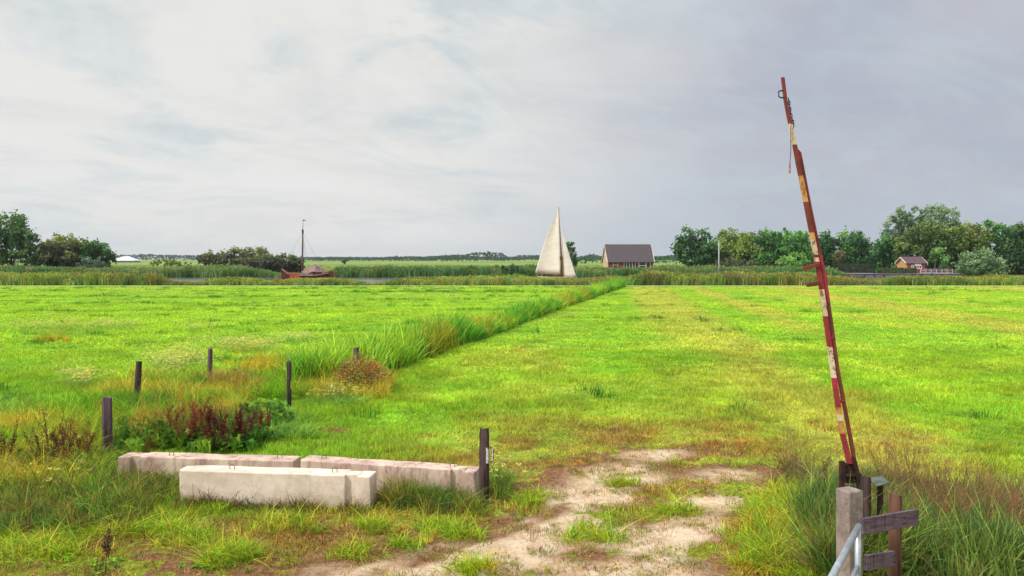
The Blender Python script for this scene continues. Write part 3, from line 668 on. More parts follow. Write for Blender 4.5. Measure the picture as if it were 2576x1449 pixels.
T('tree', 'low tree between the ragged tree and the tall poplars', 'tree', 180, 2220, [(2212, 615, 20, 18), (2225, 640, 26, 26), (2240, 625, 18, 24), (2215, 662, 26, 12)], (58, 92, 58), (76, 112, 62), dens=4.2)
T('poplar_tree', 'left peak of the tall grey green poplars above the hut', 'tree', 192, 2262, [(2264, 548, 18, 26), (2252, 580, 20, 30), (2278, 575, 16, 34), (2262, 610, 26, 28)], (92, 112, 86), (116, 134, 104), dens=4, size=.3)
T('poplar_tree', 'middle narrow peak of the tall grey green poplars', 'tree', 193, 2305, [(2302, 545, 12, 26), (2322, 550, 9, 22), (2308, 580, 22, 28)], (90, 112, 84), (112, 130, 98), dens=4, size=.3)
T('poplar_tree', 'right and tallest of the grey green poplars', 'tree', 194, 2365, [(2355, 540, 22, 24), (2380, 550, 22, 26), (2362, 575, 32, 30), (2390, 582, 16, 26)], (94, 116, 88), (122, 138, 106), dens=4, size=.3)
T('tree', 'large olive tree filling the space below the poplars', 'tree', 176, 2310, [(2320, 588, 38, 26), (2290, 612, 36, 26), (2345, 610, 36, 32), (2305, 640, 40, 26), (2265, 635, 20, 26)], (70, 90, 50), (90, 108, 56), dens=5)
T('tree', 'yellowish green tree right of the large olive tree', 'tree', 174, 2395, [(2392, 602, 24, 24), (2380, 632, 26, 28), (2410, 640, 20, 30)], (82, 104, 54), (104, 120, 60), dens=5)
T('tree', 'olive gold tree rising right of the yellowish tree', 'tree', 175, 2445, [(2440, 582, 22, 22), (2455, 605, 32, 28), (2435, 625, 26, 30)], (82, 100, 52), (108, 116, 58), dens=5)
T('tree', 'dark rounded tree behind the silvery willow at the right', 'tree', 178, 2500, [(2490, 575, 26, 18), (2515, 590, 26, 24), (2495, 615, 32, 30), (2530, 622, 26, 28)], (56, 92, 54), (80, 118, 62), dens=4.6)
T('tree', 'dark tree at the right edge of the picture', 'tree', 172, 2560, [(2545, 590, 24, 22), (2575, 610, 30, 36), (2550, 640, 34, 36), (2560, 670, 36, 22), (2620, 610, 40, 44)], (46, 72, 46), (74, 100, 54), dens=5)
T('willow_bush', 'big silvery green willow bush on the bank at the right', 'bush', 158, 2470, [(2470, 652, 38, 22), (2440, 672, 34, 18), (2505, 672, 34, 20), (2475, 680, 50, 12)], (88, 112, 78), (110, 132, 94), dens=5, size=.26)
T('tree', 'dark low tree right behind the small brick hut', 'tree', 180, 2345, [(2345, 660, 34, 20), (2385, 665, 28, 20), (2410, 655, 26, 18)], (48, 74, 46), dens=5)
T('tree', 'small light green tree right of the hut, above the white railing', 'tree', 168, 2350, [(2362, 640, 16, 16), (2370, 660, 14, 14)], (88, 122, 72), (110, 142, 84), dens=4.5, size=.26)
for lab, u, vt, cc in (('tree standing in the second row behind the olive tree at the flagpole', 1868, 596, (62, 92, 56)), ('second row tree between the large dark green tree and the barrier boom', 1968, 600, (56, 88, 54)),
                       ('second row tree seen just left of the reddish brown shrub', 2052, 604, (60, 94, 58)), ('second row tree filling the gap right of the reddish brown shrub', 2142, 612, (64, 98, 60)),
                       ('second row tree in the gap before the tall poplars', 2198, 614, (56, 90, 58)), ('second row tree behind the olive gold tree', 2420, 600, (58, 90, 54))):
    T('tree', lab, 'tree', 206, u, [(u - 20, vt + 22, 26, 20), (u + 18, vt + 18, 26, 20), (u - 8, vt + 48, 36, 28), (u + 26, vt + 50, 28, 26)], cc, dens=4)
T('bush', 'low purple grey bramble thicket right of the flagpole foot', 'bush', 178, 1850, [(1845, 662, 34, 9), (1885, 664, 20, 8)], (84, 88, 70), dens=6, size=.26)

# clipped hedges by the quay
def hedge(name, label, u0, u1, vt, d, depth, col):
    rr = np.random.default_rng(int(u0)); z = H - (vt - CV) * d / K; L = (u1 - u0) * d / K; c = P((u0 + u1) / 2, vt, d)
    root = empty(name, (c.x, d, 0), label=label, cat='hedge', group='clipped hedges behind the quay')
    n = int(L * z * 110); p = rr.uniform(-.5, .5, (n, 3)) * (L, depth, z); ax = rr.integers(0, 3, n); sd_ = rr.choice([-.5, .5], n)
    for k, s in enumerate((L, depth, z)): p[ax == k, k] = sd_[ax == k] * s + rr.normal(size=(ax == k).sum()) * .04
    p[:, 2] += z / 2; nr = rr.normal(size=(n, 3)) * .6; nr[np.arange(n), ax] += sd_ * 2; nr /= np.linalg.norm(nr, axis=1)[:, None]
    a = np.cross(nr, rr.normal(size=(n, 3))); a /= np.linalg.norm(a, axis=1)[:, None]; b = np.cross(nr, a); s = .16
    V = np.stack([p - a * s, p - b * s * .6, p + a * s, p + b * s * .6], 1).reshape(-1, 3)
    C = np.repeat(np.array(lin(*col)) * (1 + .15 * rr.normal(size=(n, 1))), 4, 0)
    link(bpy.data.objects.new('foliage', np_mesh('foliage', V, np.arange(4 * n).reshape(n, 4), M_LEAF, np.clip(C, 0, 1))), root)
    bm = bmesh.new(); box(bm, (0, 0, z / 2), (L * .96, depth * .8, z * .94)); obj('stems', bm, BARK, root)
hedge('hedge', 'long dark clipped hedge at the left end of the quay', 2100, 2198, 665, 158, 1.6, (46, 82, 48))
hedge('hedge', 'lower green clipped hedge in front of the brick hut', 2208, 2302, 674.5, 153, 1.2, (78, 112, 58))

# distant woods that read as one mass
def far_wood(name, label, d, prof, col, size, dep=60):
    rr = np.random.default_rng(int(d)); us = np.array([p[0] for p in prof]); vs = np.array([p[1] for p in prof])
    n = int((us[-1] - us[0]) * d / K * 9 / size * 1.3); u = rr.uniform(us[0], us[-1], n); y = d + rr.uniform(0, dep, n)
    x = (u - CU) * d / K; top = H - (np.interp(u, us, vs) - 2.2 - CV) * d / K
    bumps = .72 + .42 * fbm(x / (size * 5), y * .02, 7 + int(d)); z = (top * .5 + (top - top * .5) * bumps * 1.15) * rr.uniform(0, 1, n) ** .5
    p = np.stack([x, y, z], 1); nr = rr.normal(size=(n, 3)) + (0, -.6, .8); nr /= np.linalg.norm(nr, axis=1)[:, None]
    a = np.cross(nr, rr.normal(size=(n, 3))); a /= np.linalg.norm(a, axis=1)[:, None]; b = np.cross(nr, a); s = size * rr.uniform(.6, 1.3, (n, 1))
    V = np.stack([p - a * s, p - b * s * .7, p + a * s, p + b * s * .7], 1).reshape(-1, 3)
    cv = .85 + .35 * fbm(x / (size * 7), y * .03, 19)[:, None]
    C = np.repeat(np.array(lin(*col)) * cv * (1 + .1 * rr.normal(size=(n, 1))), 4, 0)
    tag(link(bpy.data.objects.new(name, np_mesh(name, V, np.arange(4 * n).reshape(n, 4), M_LEAF, np.clip(C, 0, 1)))), label=label, cat='wood', kind='stuff')
far_wood('distant_wood', 'wooded rise on the horizon left of the sailing boat', 900, [(1040, 651), (1120, 646), (1165, 644), (1180, 639), (1225, 636), (1262, 640), (1280, 652)], (54, 82, 54), 1.5)
far_wood('distant_tree_line', 'low line of trees along the horizon between barge and sailing boat', 1100, [(770, 652), (860, 650), (940, 651), (1000, 648), (1060, 648), (1130, 646), (1200, 648), (1290, 652), (1300, 645), (1350, 645), (1460, 650), (1500, 644), (1530, 650), (1640, 650), (1660, 648), (1720, 646)], (52, 78, 58), 1.7)
far_wood('horizon_tree_line', 'faint bluish line of trees on the horizon at the left', 1500, [(-200, 645), (285, 645), (330, 644), (350, 642), (395, 645), (430, 646), (490, 644), (520, 647), (760, 650), (1800, 649), (2900, 645)], (52, 78, 62), 2.4, 120)
far_wood('house_side_wood', 'dark trees on the horizon either side of the house', 520, [(1450, 657), (1470, 648), (1500, 643), (1512, 650), (1640, 654), (1650, 650), (1680, 647), (1720, 644), (1760, 644)], (58, 92, 60), .9, 30)

# ------------------------------------------------------------------ buildings
BRICK = mat('red_brick', lin(148, 82, 74), lin(124, 66, 64), 6, (1, 1, 2.5), .85)
BRICKL = mat('sunlit_sandy_brick', lin(216, 186, 158), lin(196, 160, 130), 5, (1, 1, 2.5), .85)  # house gables: the sunlit side is put into this paler brick colour
BRICKO = mat('sunlit_orange_brick', lin(208, 158, 112), lin(190, 138, 98), 5, (1, 1, 2.5), .85)  # hut gables, sunlight painted in as a lighter orange than the front
SLATE = mat('dark_roof_tiles', lin(106, 98, 102), lin(80, 74, 80), 3, (1, 2, 2), .75, bump=.03)
WHITE = mat('white_paint', lin(232, 228, 220), lin(205, 200, 194), 4, rough=.6)
GLASS = mat('window_glass', (.03, .035, .04), (.06, .07, .07), 1.5, rough=.08, spec=.7)
ROOFP = mat('purple_grey_roof', lin(128, 104, 112), lin(104, 86, 96), 3, (1, 2, 2), .8)

def house(name, label, loc, rz, L, D, eave, ridge, wall, gable, roofm, over, windows, side_over=.25, shelf=None, bargem=WHITE):
    """ridge runs along local x; the front faces -y"""
    root = empty(name, loc, rz, label=label, cat='house' if L > 6 else 'hut')
    t = .25; zoff = .06
    bm = bmesh.new()                                            # front wall with real openings: pieces between the windows
    xs = sorted([(w[0], w[1], w[2], w[3]) for w in windows]); cur = -L / 2
    for (a, b, z0, z1) in xs:
        if a > cur: box(bm, ((cur + a) / 2, -D / 2 + t / 2, eave / 2), (a - cur, t, eave))
        if z0 > 0: box(bm, ((a + b) / 2, -D / 2 + t / 2, z0 / 2), (b - a, t, z0))
        if z1 < eave: box(bm, ((a + b) / 2, -D / 2 + t / 2, (z1 + eave) / 2), (b - a, t, eave - z1))
        cur = b
    if cur < L / 2: box(bm, ((cur + L / 2) / 2, -D / 2 + t / 2, eave / 2), (L / 2 - cur, t, eave))
    obj('wall', bm, wall, root); bm = bmesh.new(); box(bm, (0, D / 2 - t / 2, eave / 2), (L, t, eave)); obj('wall', bm, wall, root)
    sl = (ridge - eave) / (D / 2)
    for sx in (-1, 1):                                          # gable walls
        bm = bmesh.new(); y0 = D / 2 - t - .003
        pts = [(-D / 2 + .004, 0), (D / 2 - .004, 0), (D / 2 - .004, eave - .02), (0, ridge - .04), (-D / 2 + .004, eave - .02)]
        vs0 = [bm.verts.new((sx * (L / 2 + .004), p[0], p[1])) for p in pts]; vs1 = [bm.verts.new((sx * (L / 2 - .22), p[0], p[1])) for p in pts]
        bm.faces.new(vs0 if sx > 0 else vs0[::-1]); bm.faces.new(vs1[::-1] if sx > 0 else vs1)
        for i in range(5): j = (i + 1) % 5; bm.faces.new((vs0[i], vs0[j], vs1[j], vs1[i]))
        bmesh.ops.recalc_face_normals(bm, faces=bm.faces)
        obj('gable_wall', bm, gable, root)
    bm = bmesh.new(); th = .16; Lx = L / 2 + side_over; ye = D / 2 + over; ze = eave - over * sl
    for s in (-1, 1):
        a = [(-Lx, s * ye, ze), (Lx, s * ye, ze), (Lx, 0, ridge), (-Lx, 0, ridge)]
        lo = [bm.verts.new(p) for p in a]; hi = [bm.verts.new((p[0], p[1], p[2] + th)) for p in a]
        bm.faces.new(lo); bm.faces.new(hi)
        for i in range(4): j = (i + 1) % 4; bm.faces.new((lo[i], lo[j], hi[j], hi[i]))
    # rows of tiles
    rows = 14
    for k in range(1, rows):
        q = k / rows
        box(bm, (0, -ye * (1 - q), ze + (ridge - ze) * q + th + .012), (2 * Lx, .06, .03))
    bmesh.ops.recalc_face_normals(bm, faces=bm.faces); rf = obj('roof', bm, roofm, root)
    for sx in (-1, 1):
        bm = bmesh.new(); tube(bm, [(sx * (Lx + .03), -ye, ze + .06), (sx * (Lx + .03), 0, ridge + .06), (sx * (Lx + .03), ye, ze + .06)], .11, 4)
        obj('barge_board', bm, bargem, rf)
    for (a, b, z0, z1, *style) in windows:
        w = empty('window', (0, 0, 0)); w.parent = root
        bm = bmesh.new(); y = -D / 2 + .05; fw = .12
        n = style[0] if style else 2
        for q in range(n + 1):
            cx = a + fw / 2 + (b - a - fw) * q / n; box(bm, (cx, y, (z0 + z1) / 2), (fw, .1, z1 - z0 - .01))
        box(bm, ((a + b) / 2, y + .004, z1 - fw / 2), (b - a - .02, .1, fw)); box(bm, ((a + b) / 2, y + .004, z0 + fw / 2), (b - a - .02, .1, fw))
        if len(style) > 1 and style[1]: box(bm, ((a + b) / 2, y + .006, z0 + (z1 - z0) * style[1]), (b - a - .02, .1, .14))
        f = obj('frame', bm, WHITE, w)
        bm = bmesh.new(); box(bm, ((a + b) / 2, y + .06, (z0 + z1) / 2), (b - a - .02, .03, z1 - z0 - .02)); obj('pane', bm, GLASS, w)
    return root
d = 200; k = d / K; hx = lambda u: (u - 1584) * k
hc = P(1584.5, 650, d + 3.2)
house('brick_house', 'brick house with a big dark tiled roof standing in the meadow beyond the canal', (hc.x - .55, d + 3.2, 0), R(5), 11.5, 6.4, 2.95, 6.95,
      BRICK, BRICKL, SLATE, .35, [(-4.5, -3.2, 1.0, 2.55, 1, .55), (-1.75, .5, .05, 2.6, 3), (1.15, 2.0, .05, 2.6, 1), (2.25, 3.9, .05, 2.65, 1, .62), (4.0, 5.1, .05, 2.6, 1)])
c = P(2293, 650, 158.5)
hut = house('brick_hut', 'small brick hut with a low tiled roof on the quay', (c.x - .1, 158.5, .3), R(-2), 3.5, 4.4, 2.3, 3.35, BRICK, BRICKO, ROOFP, .2,
      [(-.95, -.5, 1.2, 1.95, 1), (.1, 1.1, 1.15, 1.8, 2)], side_over=.3)
bm = bmesh.new(); box(bm, (.3, -2.24, 1.95), (1.2, .06, .42)); obj('sign_board', bm, WHITE, hut)

d = 700; k = d / K; c = P(318, 650, d)
root = empty('farm_building', (c.x, d, 0), label='low farm building with a wide pale hipped roof on the horizon at the left', cat='farm building')
bm = bmesh.new(); box(bm, (0, 0, .8), (19, 12, 1.6)); obj('wall', bm, mat('grey_cladding', lin(150, 160, 165), lin(130, 140, 146), .5), root)
bm = bmesh.new(); v = [bm.verts.new(p) for p in ((-10.5, -7, 1.5), (10.5, -7, 1.5), (10.5, 7, 1.5), (-10.5, 7, 1.5), (-2.5, 0, 5.4), (2.5, 0, 5.4))]
for f in ((0, 1, 5, 4), (1, 2, 5), (2, 3, 4, 5), (3, 0, 4), (3, 2, 1, 0)): bm.faces.new([v[i] for i in f])
obj('roof', bm, mat('pale_metal_roof', lin(222, 226, 232), lin(205, 210, 218), .4, rough=.5), root)

# quay, railing, jetty, flagpole
WOODG = mat('grey_planks', lin(150, 140, 148), lin(112, 104, 114), 2.2, (1, 1, 6), .85)
d = 151.2; x0 = (2122 - CU) * d / K; x1 = (2420 - CU) * d / K
root = empty('quay', ((x0 + x1) / 2, d, 0), label='long grey timber quay along the far bank at the right', cat='quay')
bm = bmesh.new()
for i in range(3): box(bm, (0, -.02 * (i % 2), .02 + .19 * i), (x1 - x0, .12, .17))
obj('facing_board', bm, WOODG, root)
bm = bmesh.new(); box(bm, (0, 3.6, .56), (x1 - x0 + .3, 7.6, .10)); obj('deck', bm, WOODG, root)
for i in range(13):
    bm = bmesh.new(); tube(bm, [(-(x1 - x0) / 2 + .3 + i * (x1 - x0 - .6) / 12, -.16, -.9), (-(x1 - x0) / 2 + .3 + i * (x1 - x0 - .6) / 12, -.16, .78 if i % 3 == 0 else .5)], .09, 8)
    obj('pile', bm, mat('dark_wet_wood', (.06, .05, .05), (.03, .025, .03), 3), root)
def railing(name, label, u0, u1, vt, d, z0, n, m, group=None, nr=3, fill=None):
    x0, x1 = (u0 - CU) * d / K, (u1 - CU) * d / K; zt = H - (vt - CV) * d / K
    root = empty(name, ((x0 + x1) / 2, d, z0), label=label, cat='railing'); L = x1 - x0
    for i in range(n):
        bm = bmesh.new(); box(bm, (-L / 2 + L * i / (n - 1), 0, (zt - z0) / 2), (.1, .1, zt - z0)); obj('post', bm, m, root)
    for j in range(nr):
        bm = bmesh.new(); box(bm, (0, -.075, (zt - z0) * (.25 + .7 * j / max(nr - 1, 1))), (L + .1, .045, .07)); obj('rail', bm, m, root)
railing('railing', 'white railing on the quay right of the brick hut', 2316, 2396, 676.5, 151.6, .62, 7, mat('pinkish_white_paint', lin(214, 200, 206), lin(190, 176, 186), 3))
railing('jetty_railing', 'small pale wooden railing on the bank right of the flagpole foot', 1824, 1864, 682, 116, .02, 4, mat('pale_wood', lin(168, 170, 150), lin(140, 142, 120), 3), nr=2)
d = 150.5; root = empty('flagpole', ((1808.5 - CU) * d / K, d, 0), label='bare pale flagpole standing in the reeds before the wood', cat='flagpole')
bm = bmesh.new(); zt = H + (650 - 609) * d / K; tube(bm, [(0, 0, -.2), (0, 0, zt * .5), (0, 0, zt)], [.14, .12, .08], 10); obj('pole', bm, mat('pale_grey_paint', lin(190, 200, 192), lin(170, 180, 172), 2), root, True)
bm = bmesh.new(); bmesh.ops.create_uvsphere(bm, u_segments=10, v_segments=8, radius=.12, matrix=Matrix.Translation((0, 0, zt + .06))); obj('finial', bm, MATS['pale_grey_paint'], root, True)

# ------------------------------------------------------------------ boats
RED = mat('red_brown_hull', lin(104, 52, 50), lin(76, 38, 40), 1.6, (1, 1, 3), .6)
CANV = mat('grey_brown_canvas', lin(150, 128, 124), lin(126, 104, 104), 1.5, rough=.9)
MASTW = mat('weathered_mast', lin(128, 112, 108), lin(100, 84, 84), 2, (1, 1, .3), .7)
ROPE = mat('grey_rope', lin(140, 136, 140), rough=.9)
def hull_bm(L, B, sheer, depth, flare=.75, n=22, rake=.0, bow_pow=.6, stern=.55):
    """hull along x, bow at -L/2; sheer(q) gives the height of the rail"""
    bm = bmesh.new(); rows = []
    for i in range(n + 1):
        q = i / n; x = -L / 2 + L * q; w = B / 2 * min(1, (q / .32) ** bow_pow if q < .32 else 1, ((1 - q) / .22) ** stern if q > .78 else 1) + .03
        z = sheer(q); row = []
        for a in (-1, -.8, -.45, 0, .45, .8, 1):
            fz = {1: z, .8: z * .35, .45: -depth * .8, 0: -depth}[abs(a)]; yw = w * {1: 1, .8: .96, .45: flare * .8, 0: 0}[abs(a)] * (1 if a > 0 else -1)
            xr = x - (rake * (fz / max(z, .1)) if q < .1 else 0)
            row.append(bm.verts.new((xr, yw, fz)))
        rows.append(row)
    for i in range(n):
        for k in range(6): bm.faces.new((rows[i][k], rows[i + 1][k], rows[i + 1][k + 1], rows[i][k + 1]))
        # deck a little under the rail
    bm.faces.new(rows[0]); bm.faces.new(rows[-1][::-1])
    bmesh.ops.recalc_face_normals(bm, faces=bm.faces); return bm, rows
# moored barge
d = 131.0; k = d / K; c = P(768, 650, d)
root = empty('moored_barge', (c.x, d, -.06), R(2), label='red brown wooden barge with a bare mast moored among the reeds', cat='boat')
sheer = lambda q: .75 + 1.05 * max(0, (.30 - q) / .30) ** 1.7 + .35 * max(0, (q - .7) / .3) ** 1.5
bmh, rows = hull_bm(7.6, 2.5, sheer, .4, rake=.3); obj('hull', bmh, RED, root, True)
bm = bmesh.new()
for s in (-1, 1): tube(bm, [(-3.8 + 7.6 * q, s * (1.25 * min(1, (q / .32) ** .6 if q < .32 else 1, ((1 - q) / .22) ** .55 if q > .78 else 1) + .05), sheer(q) + .03) for q in np.linspace(0, 1, 16)], .06, 6)
obj('rub_rail', bm, mat('pale_oak_trim', lin(196, 150, 130), lin(150, 108, 96), 2), root)
bm = bmesh.new(); vs = [bm.verts.new((-3.8 + 7.6 * q, s * (1.15 * min(1, (q / .32) ** .6 if q < .32 else 1, ((1 - q) / .22) ** .55 if q > .78 else 1)), .55)) for s in (-1, 1) for q in (np.linspace(0, 1, 14) if s < 0 else np.linspace(1, 0, 14))]
bm.faces.new(vs); obj('deck', bm, mat('dark_planking', (.09, .05, .04), (.05, .03, .03), 2), root)
mu = (761 - 768) * k
bm = bmesh.new(); tube(bm, [(mu, 0, .3), (mu, 0, 4), (mu + .04, 0, 8.0), (mu + .05, 0, 8.35), (mu + .07, 0, 9.9)], [.17, .15, .11, .05, .035], 10); mast = obj('mast', bm, MASTW, root, True)
bm = bmesh.new(); tube(bm, [(mu + .045, 0, 7.7), (mu + .045, 0, 8.3)], .15, 10); obj('mast_band', bm, mat('black_iron', (.03, .03, .035), rough=.6), mast)
bm = bmesh.new(); box(bm, (mu, -.02, .75), (.42, .4, 1.2), .03); obj('tabernacle', bm, mat('pinkish_grey_wood', lin(170, 140, 146), lin(140, 110, 116), 3), root)
bm = bmesh.new(); vs = [bm.verts.new(p) for p in ((mu + .07, 0, 9.95), (mu + .07, 0, 9.72), (mu + .36, .05, 9.76), (mu + .62, .1, 9.62), (mu + .34, .05, 9.9))]; f = bm.faces.new(vs)
bmesh.ops.solidify(bm, geom=[f], thickness=.015); obj('pennant', bm, mat('dark_pennant', (.09, .08, .09)), mast)
for (xe, ye, ztop) in ((-3.9, 0, 7.8), (mu + .9, 1.1, 7.8), (mu + .9, -1.1, 7.8), (3.2, 0, 7.9)):
    bm = bmesh.new(); tube(bm, [(mu + .04, 0, ztop), (xe if xe != -3.9 else -3.9, ye, sheer(.0 if xe < -3 else .6) if xe < 3 else 1.0)], .014, 5); obj('stay', bm, ROPE, root)
# tent over the boom: ridge rises then falls to the stern
ridge = [(0.15, 1.55), (1.0, 2.1), (1.9, 2.62), (2.25, 2.6), (2.9, 1.95), (3.7, 1.45)]
bm = bmesh.new(); tops = [bm.verts.new((mu + a, 0, z)) for a, z in ridge]
for s in (-1, 1):
    lo = [bm.verts.new((mu + a, s * (1.02 if i < 4 else .75), max(.95, z - (1.25 if i else .5)))) for i, (a, z) in enumerate(ridge)]
    for i in range(len(ridge) - 1): bm.faces.new((tops[i], tops[i + 1], lo[i + 1], lo[i]))
bmesh.ops.recalc_face_normals(bm, faces=bm.faces); bmesh.ops.solidify(bm, geom=list(bm.faces), thickness=.03); obj('cover', bm, CANV, root)
bm = bmesh.new(); tube(bm, [(mu + .1, -1.0, 1.42), (mu + 4.6, -1.0, 1.42)], .05, 6); tube(bm, [(mu + 2.2, 0, 2.66), (mu + 3.3, 0, 1.78), (mu + 4.9, 0, 1.42)], .07, 8); obj('boom', bm, mat('pale_spar', lin(186, 160, 150), lin(156, 128, 120), 2), root, True)
bm = bmesh.new(); box(bm, (2.1, 0, .95), (1.5, 1.7, .8), .05); cab = obj('cabin', bm, mat('brown_cabin_boards', lin(124, 70, 62), lin(92, 52, 48), 2, (1, 1, 4)), root)
for s in (-.4, .4): bm = bmesh.new(); box(bm, (2.1 + s, -.87, 1.05), (.34, .05, .3), .02); obj('window', bm, GLASS, cab)
bm = bmesh.new(); tube(bm, [(-1.4, -1.33, .62), (-1.4, -1.40, .62)], .62, 18); lb = obj('leeboard', bm, mat('orange_red_leeboard', lin(186, 92, 70), lin(160, 76, 62), 2), root)
for v in lb.data.vertices: v.co.x = -1.4 + (v.co.x + 1.4) * 1.35
bm = bmesh.new(); box(bm, (4.15, 0, .75), (.75, .08, 1.4), .02); obj('rudder', bm, RED, root)

# sailing boat
d = 133.0; k = d / K; c = P(1405, 650, d); X = lambda u: (u - 1405) * k; Z = lambda v: (650 - v) * k + H
root = empty('sailing_boat', (c.x, d, -.06), 0, label='sailing boat under cream mainsail and jib passing on the canal', cat='boat')
Z0 = lambda v: Z(v) + .06
SAIL = None
m = bpy.data.materials.new('cream_sailcloth'); m.use_nodes = True; t = NT(m.node_tree); t.n.clear()
g = t.n.new('ShaderNodeTexCoord'); sx, sy, sz = t.sep(g.outputs['Object'])
pan = t.math('FRACT', t.math('MULTIPLY', t.math('MULTIPLY_ADD', sx, -.22, sz), 1.15)); seam = t.math('LESS_THAN', pan, .045)
cc = t.mix(t.math('MULTIPLY', seam, .5), lin(252, 244, 228), lin(200, 184, 162)); cc = t.mix(t.rng(t.noise(g.outputs['Object'], .6, 3), .4, .7, 0, .35), cc, lin(226, 208, 184))
df = t.n.new('ShaderNodeBsdfDiffuse'); tr = t.n.new('ShaderNodeBsdfTranslucent'); t.put(df.inputs[0], cc); t.put(tr.inputs[0], cc)
mm = t.n.new('ShaderNodeMixShader'); mm.inputs[0].default_value = .18; t.l.new(df.outputs[0], mm.inputs[1]); t.l.new(tr.outputs[0], mm.inputs[2])
oo = t.n.new('ShaderNodeOutputMaterial'); t.l.new(mm.outputs[0], oo.inputs[0]); SAIL = m
def sail(name, A, B, Cp, belly, roach, parent, n=14):
    """three-cornered sail: head A, tack B, clew Cp (x, y, z); bellied and with a curved leech"""
    bm = bmesh.new(); A, B, Cp = map(Vector, (A, B, Cp)); rows = []
    nrm = (B - A).cross(Cp - A).normalized()
    if nrm.y > 0: nrm = -nrm
    for i in range(n + 1):
        q = i / n; l = A.lerp(B, q); r = A.lerp(Cp, q) + (Cp - B).normalized() * roach * math.sin(math.pi * q); row = []
        for j in range(n + 1):
            s = j / n; row.append(bm.verts.new(l.lerp(r, s) + nrm * belly * math.sin(math.pi * s) * (q ** .7) * (1 - .35 * q) + Vector((0, 0, -.12 * math.sin(math.pi * s) * (q > .99)))))
        rows.append(row)
    for i in range(n):
        for j in range(n): bm.faces.new((rows[i][j], rows[i][j + 1], rows[i + 1][j + 1], rows[i + 1][j]))
    bmesh.ops.remove_doubles(bm, verts=bm.verts, dist=1e-5); bmesh.ops.solidify(bm, geom=list(bm.faces), thickness=.012)
    return obj(name, bm, SAIL, parent, True)
sail('mainsail', (X(1404.2), -.06, Z0(526)), (X(1409.2), -.12, Z0(689.5)), (X(1347), 1.3, Z0(686)), -.45, .28, root)
sail('jib', (X(1412.2), .15, Z0(575)), (X(1450), -.4, Z0(698)), (X(1416), .5, Z0(696)), .35, -.12, root)
bm = bmesh.new(); tube(bm, [(X(1414), .1, .5), (X(1409.5), .0, Z0(610)), (X(1405.2), .0, Z0(520))], [.11, .10, .05], 10); obj('mast', bm, mat('varnished_spar', lin(150, 104, 74), lin(110, 76, 58), 2, (1, 1, .3), .4), root, True)
bm = bmesh.new()      # boom, then an added tan sheet: the jib's shaded side as colour
tube(bm, [(X(1411), -.1, Z0(691.5)), (X(1348), 1.3, Z0(687.5))], .07, 8); obj('boom', bm, MATS['varnished_spar'], root, True)
sail('jib_shade_strip', (X(1408.5), .35, Z0(560)), (X(1419), .75, Z0(697)), (X(1411.5), .3, Z0(697)), -.2, .0, root).data.materials[0] = mat('jib_shade_tan', lin(206, 160, 122), lin(176, 130, 96), 1, rough=.9)
sheer2 = lambda q: .42 + .12 * abs(q - .5) * 2
bmh, rows = hull_bm(6.6, 1.9, sheer2, .3, n=20, bow_pow=.8, stern=.8); hl = obj('hull', bmh, mat('cream_hull_paint', lin(228, 216, 196), lin(206, 192, 170), 1.5, rough=.4), root, True); hl.location.x = X(1402)
hl.rotation_euler = (R(4), 0, R(180))
bm = bmesh.new(); vs = [bm.verts.new((-3.1 + 6.2 * q, s * .85 * min(1, (q / .32) ** .8 if q < .32 else 1, ((1 - q) / .22) ** .8 if q > .78 else 1), .36)) for s in (-1, 1) for q in (np.linspace(0, 1, 14) if s < 0 else np.linspace(1, 0, 14))]
bm.faces.new(vs); dk = obj('deck', bm, mat('teak_deck', lin(176, 134, 96), lin(150, 110, 78), 3), root); dk.location.x = X(1402)
bm = bmesh.new(); tube(bm, [(X(1405.3), 0, Z0(523)), (X(1452), .3, .62)], .012, 5); obj('forestay', bm, ROPE, root)

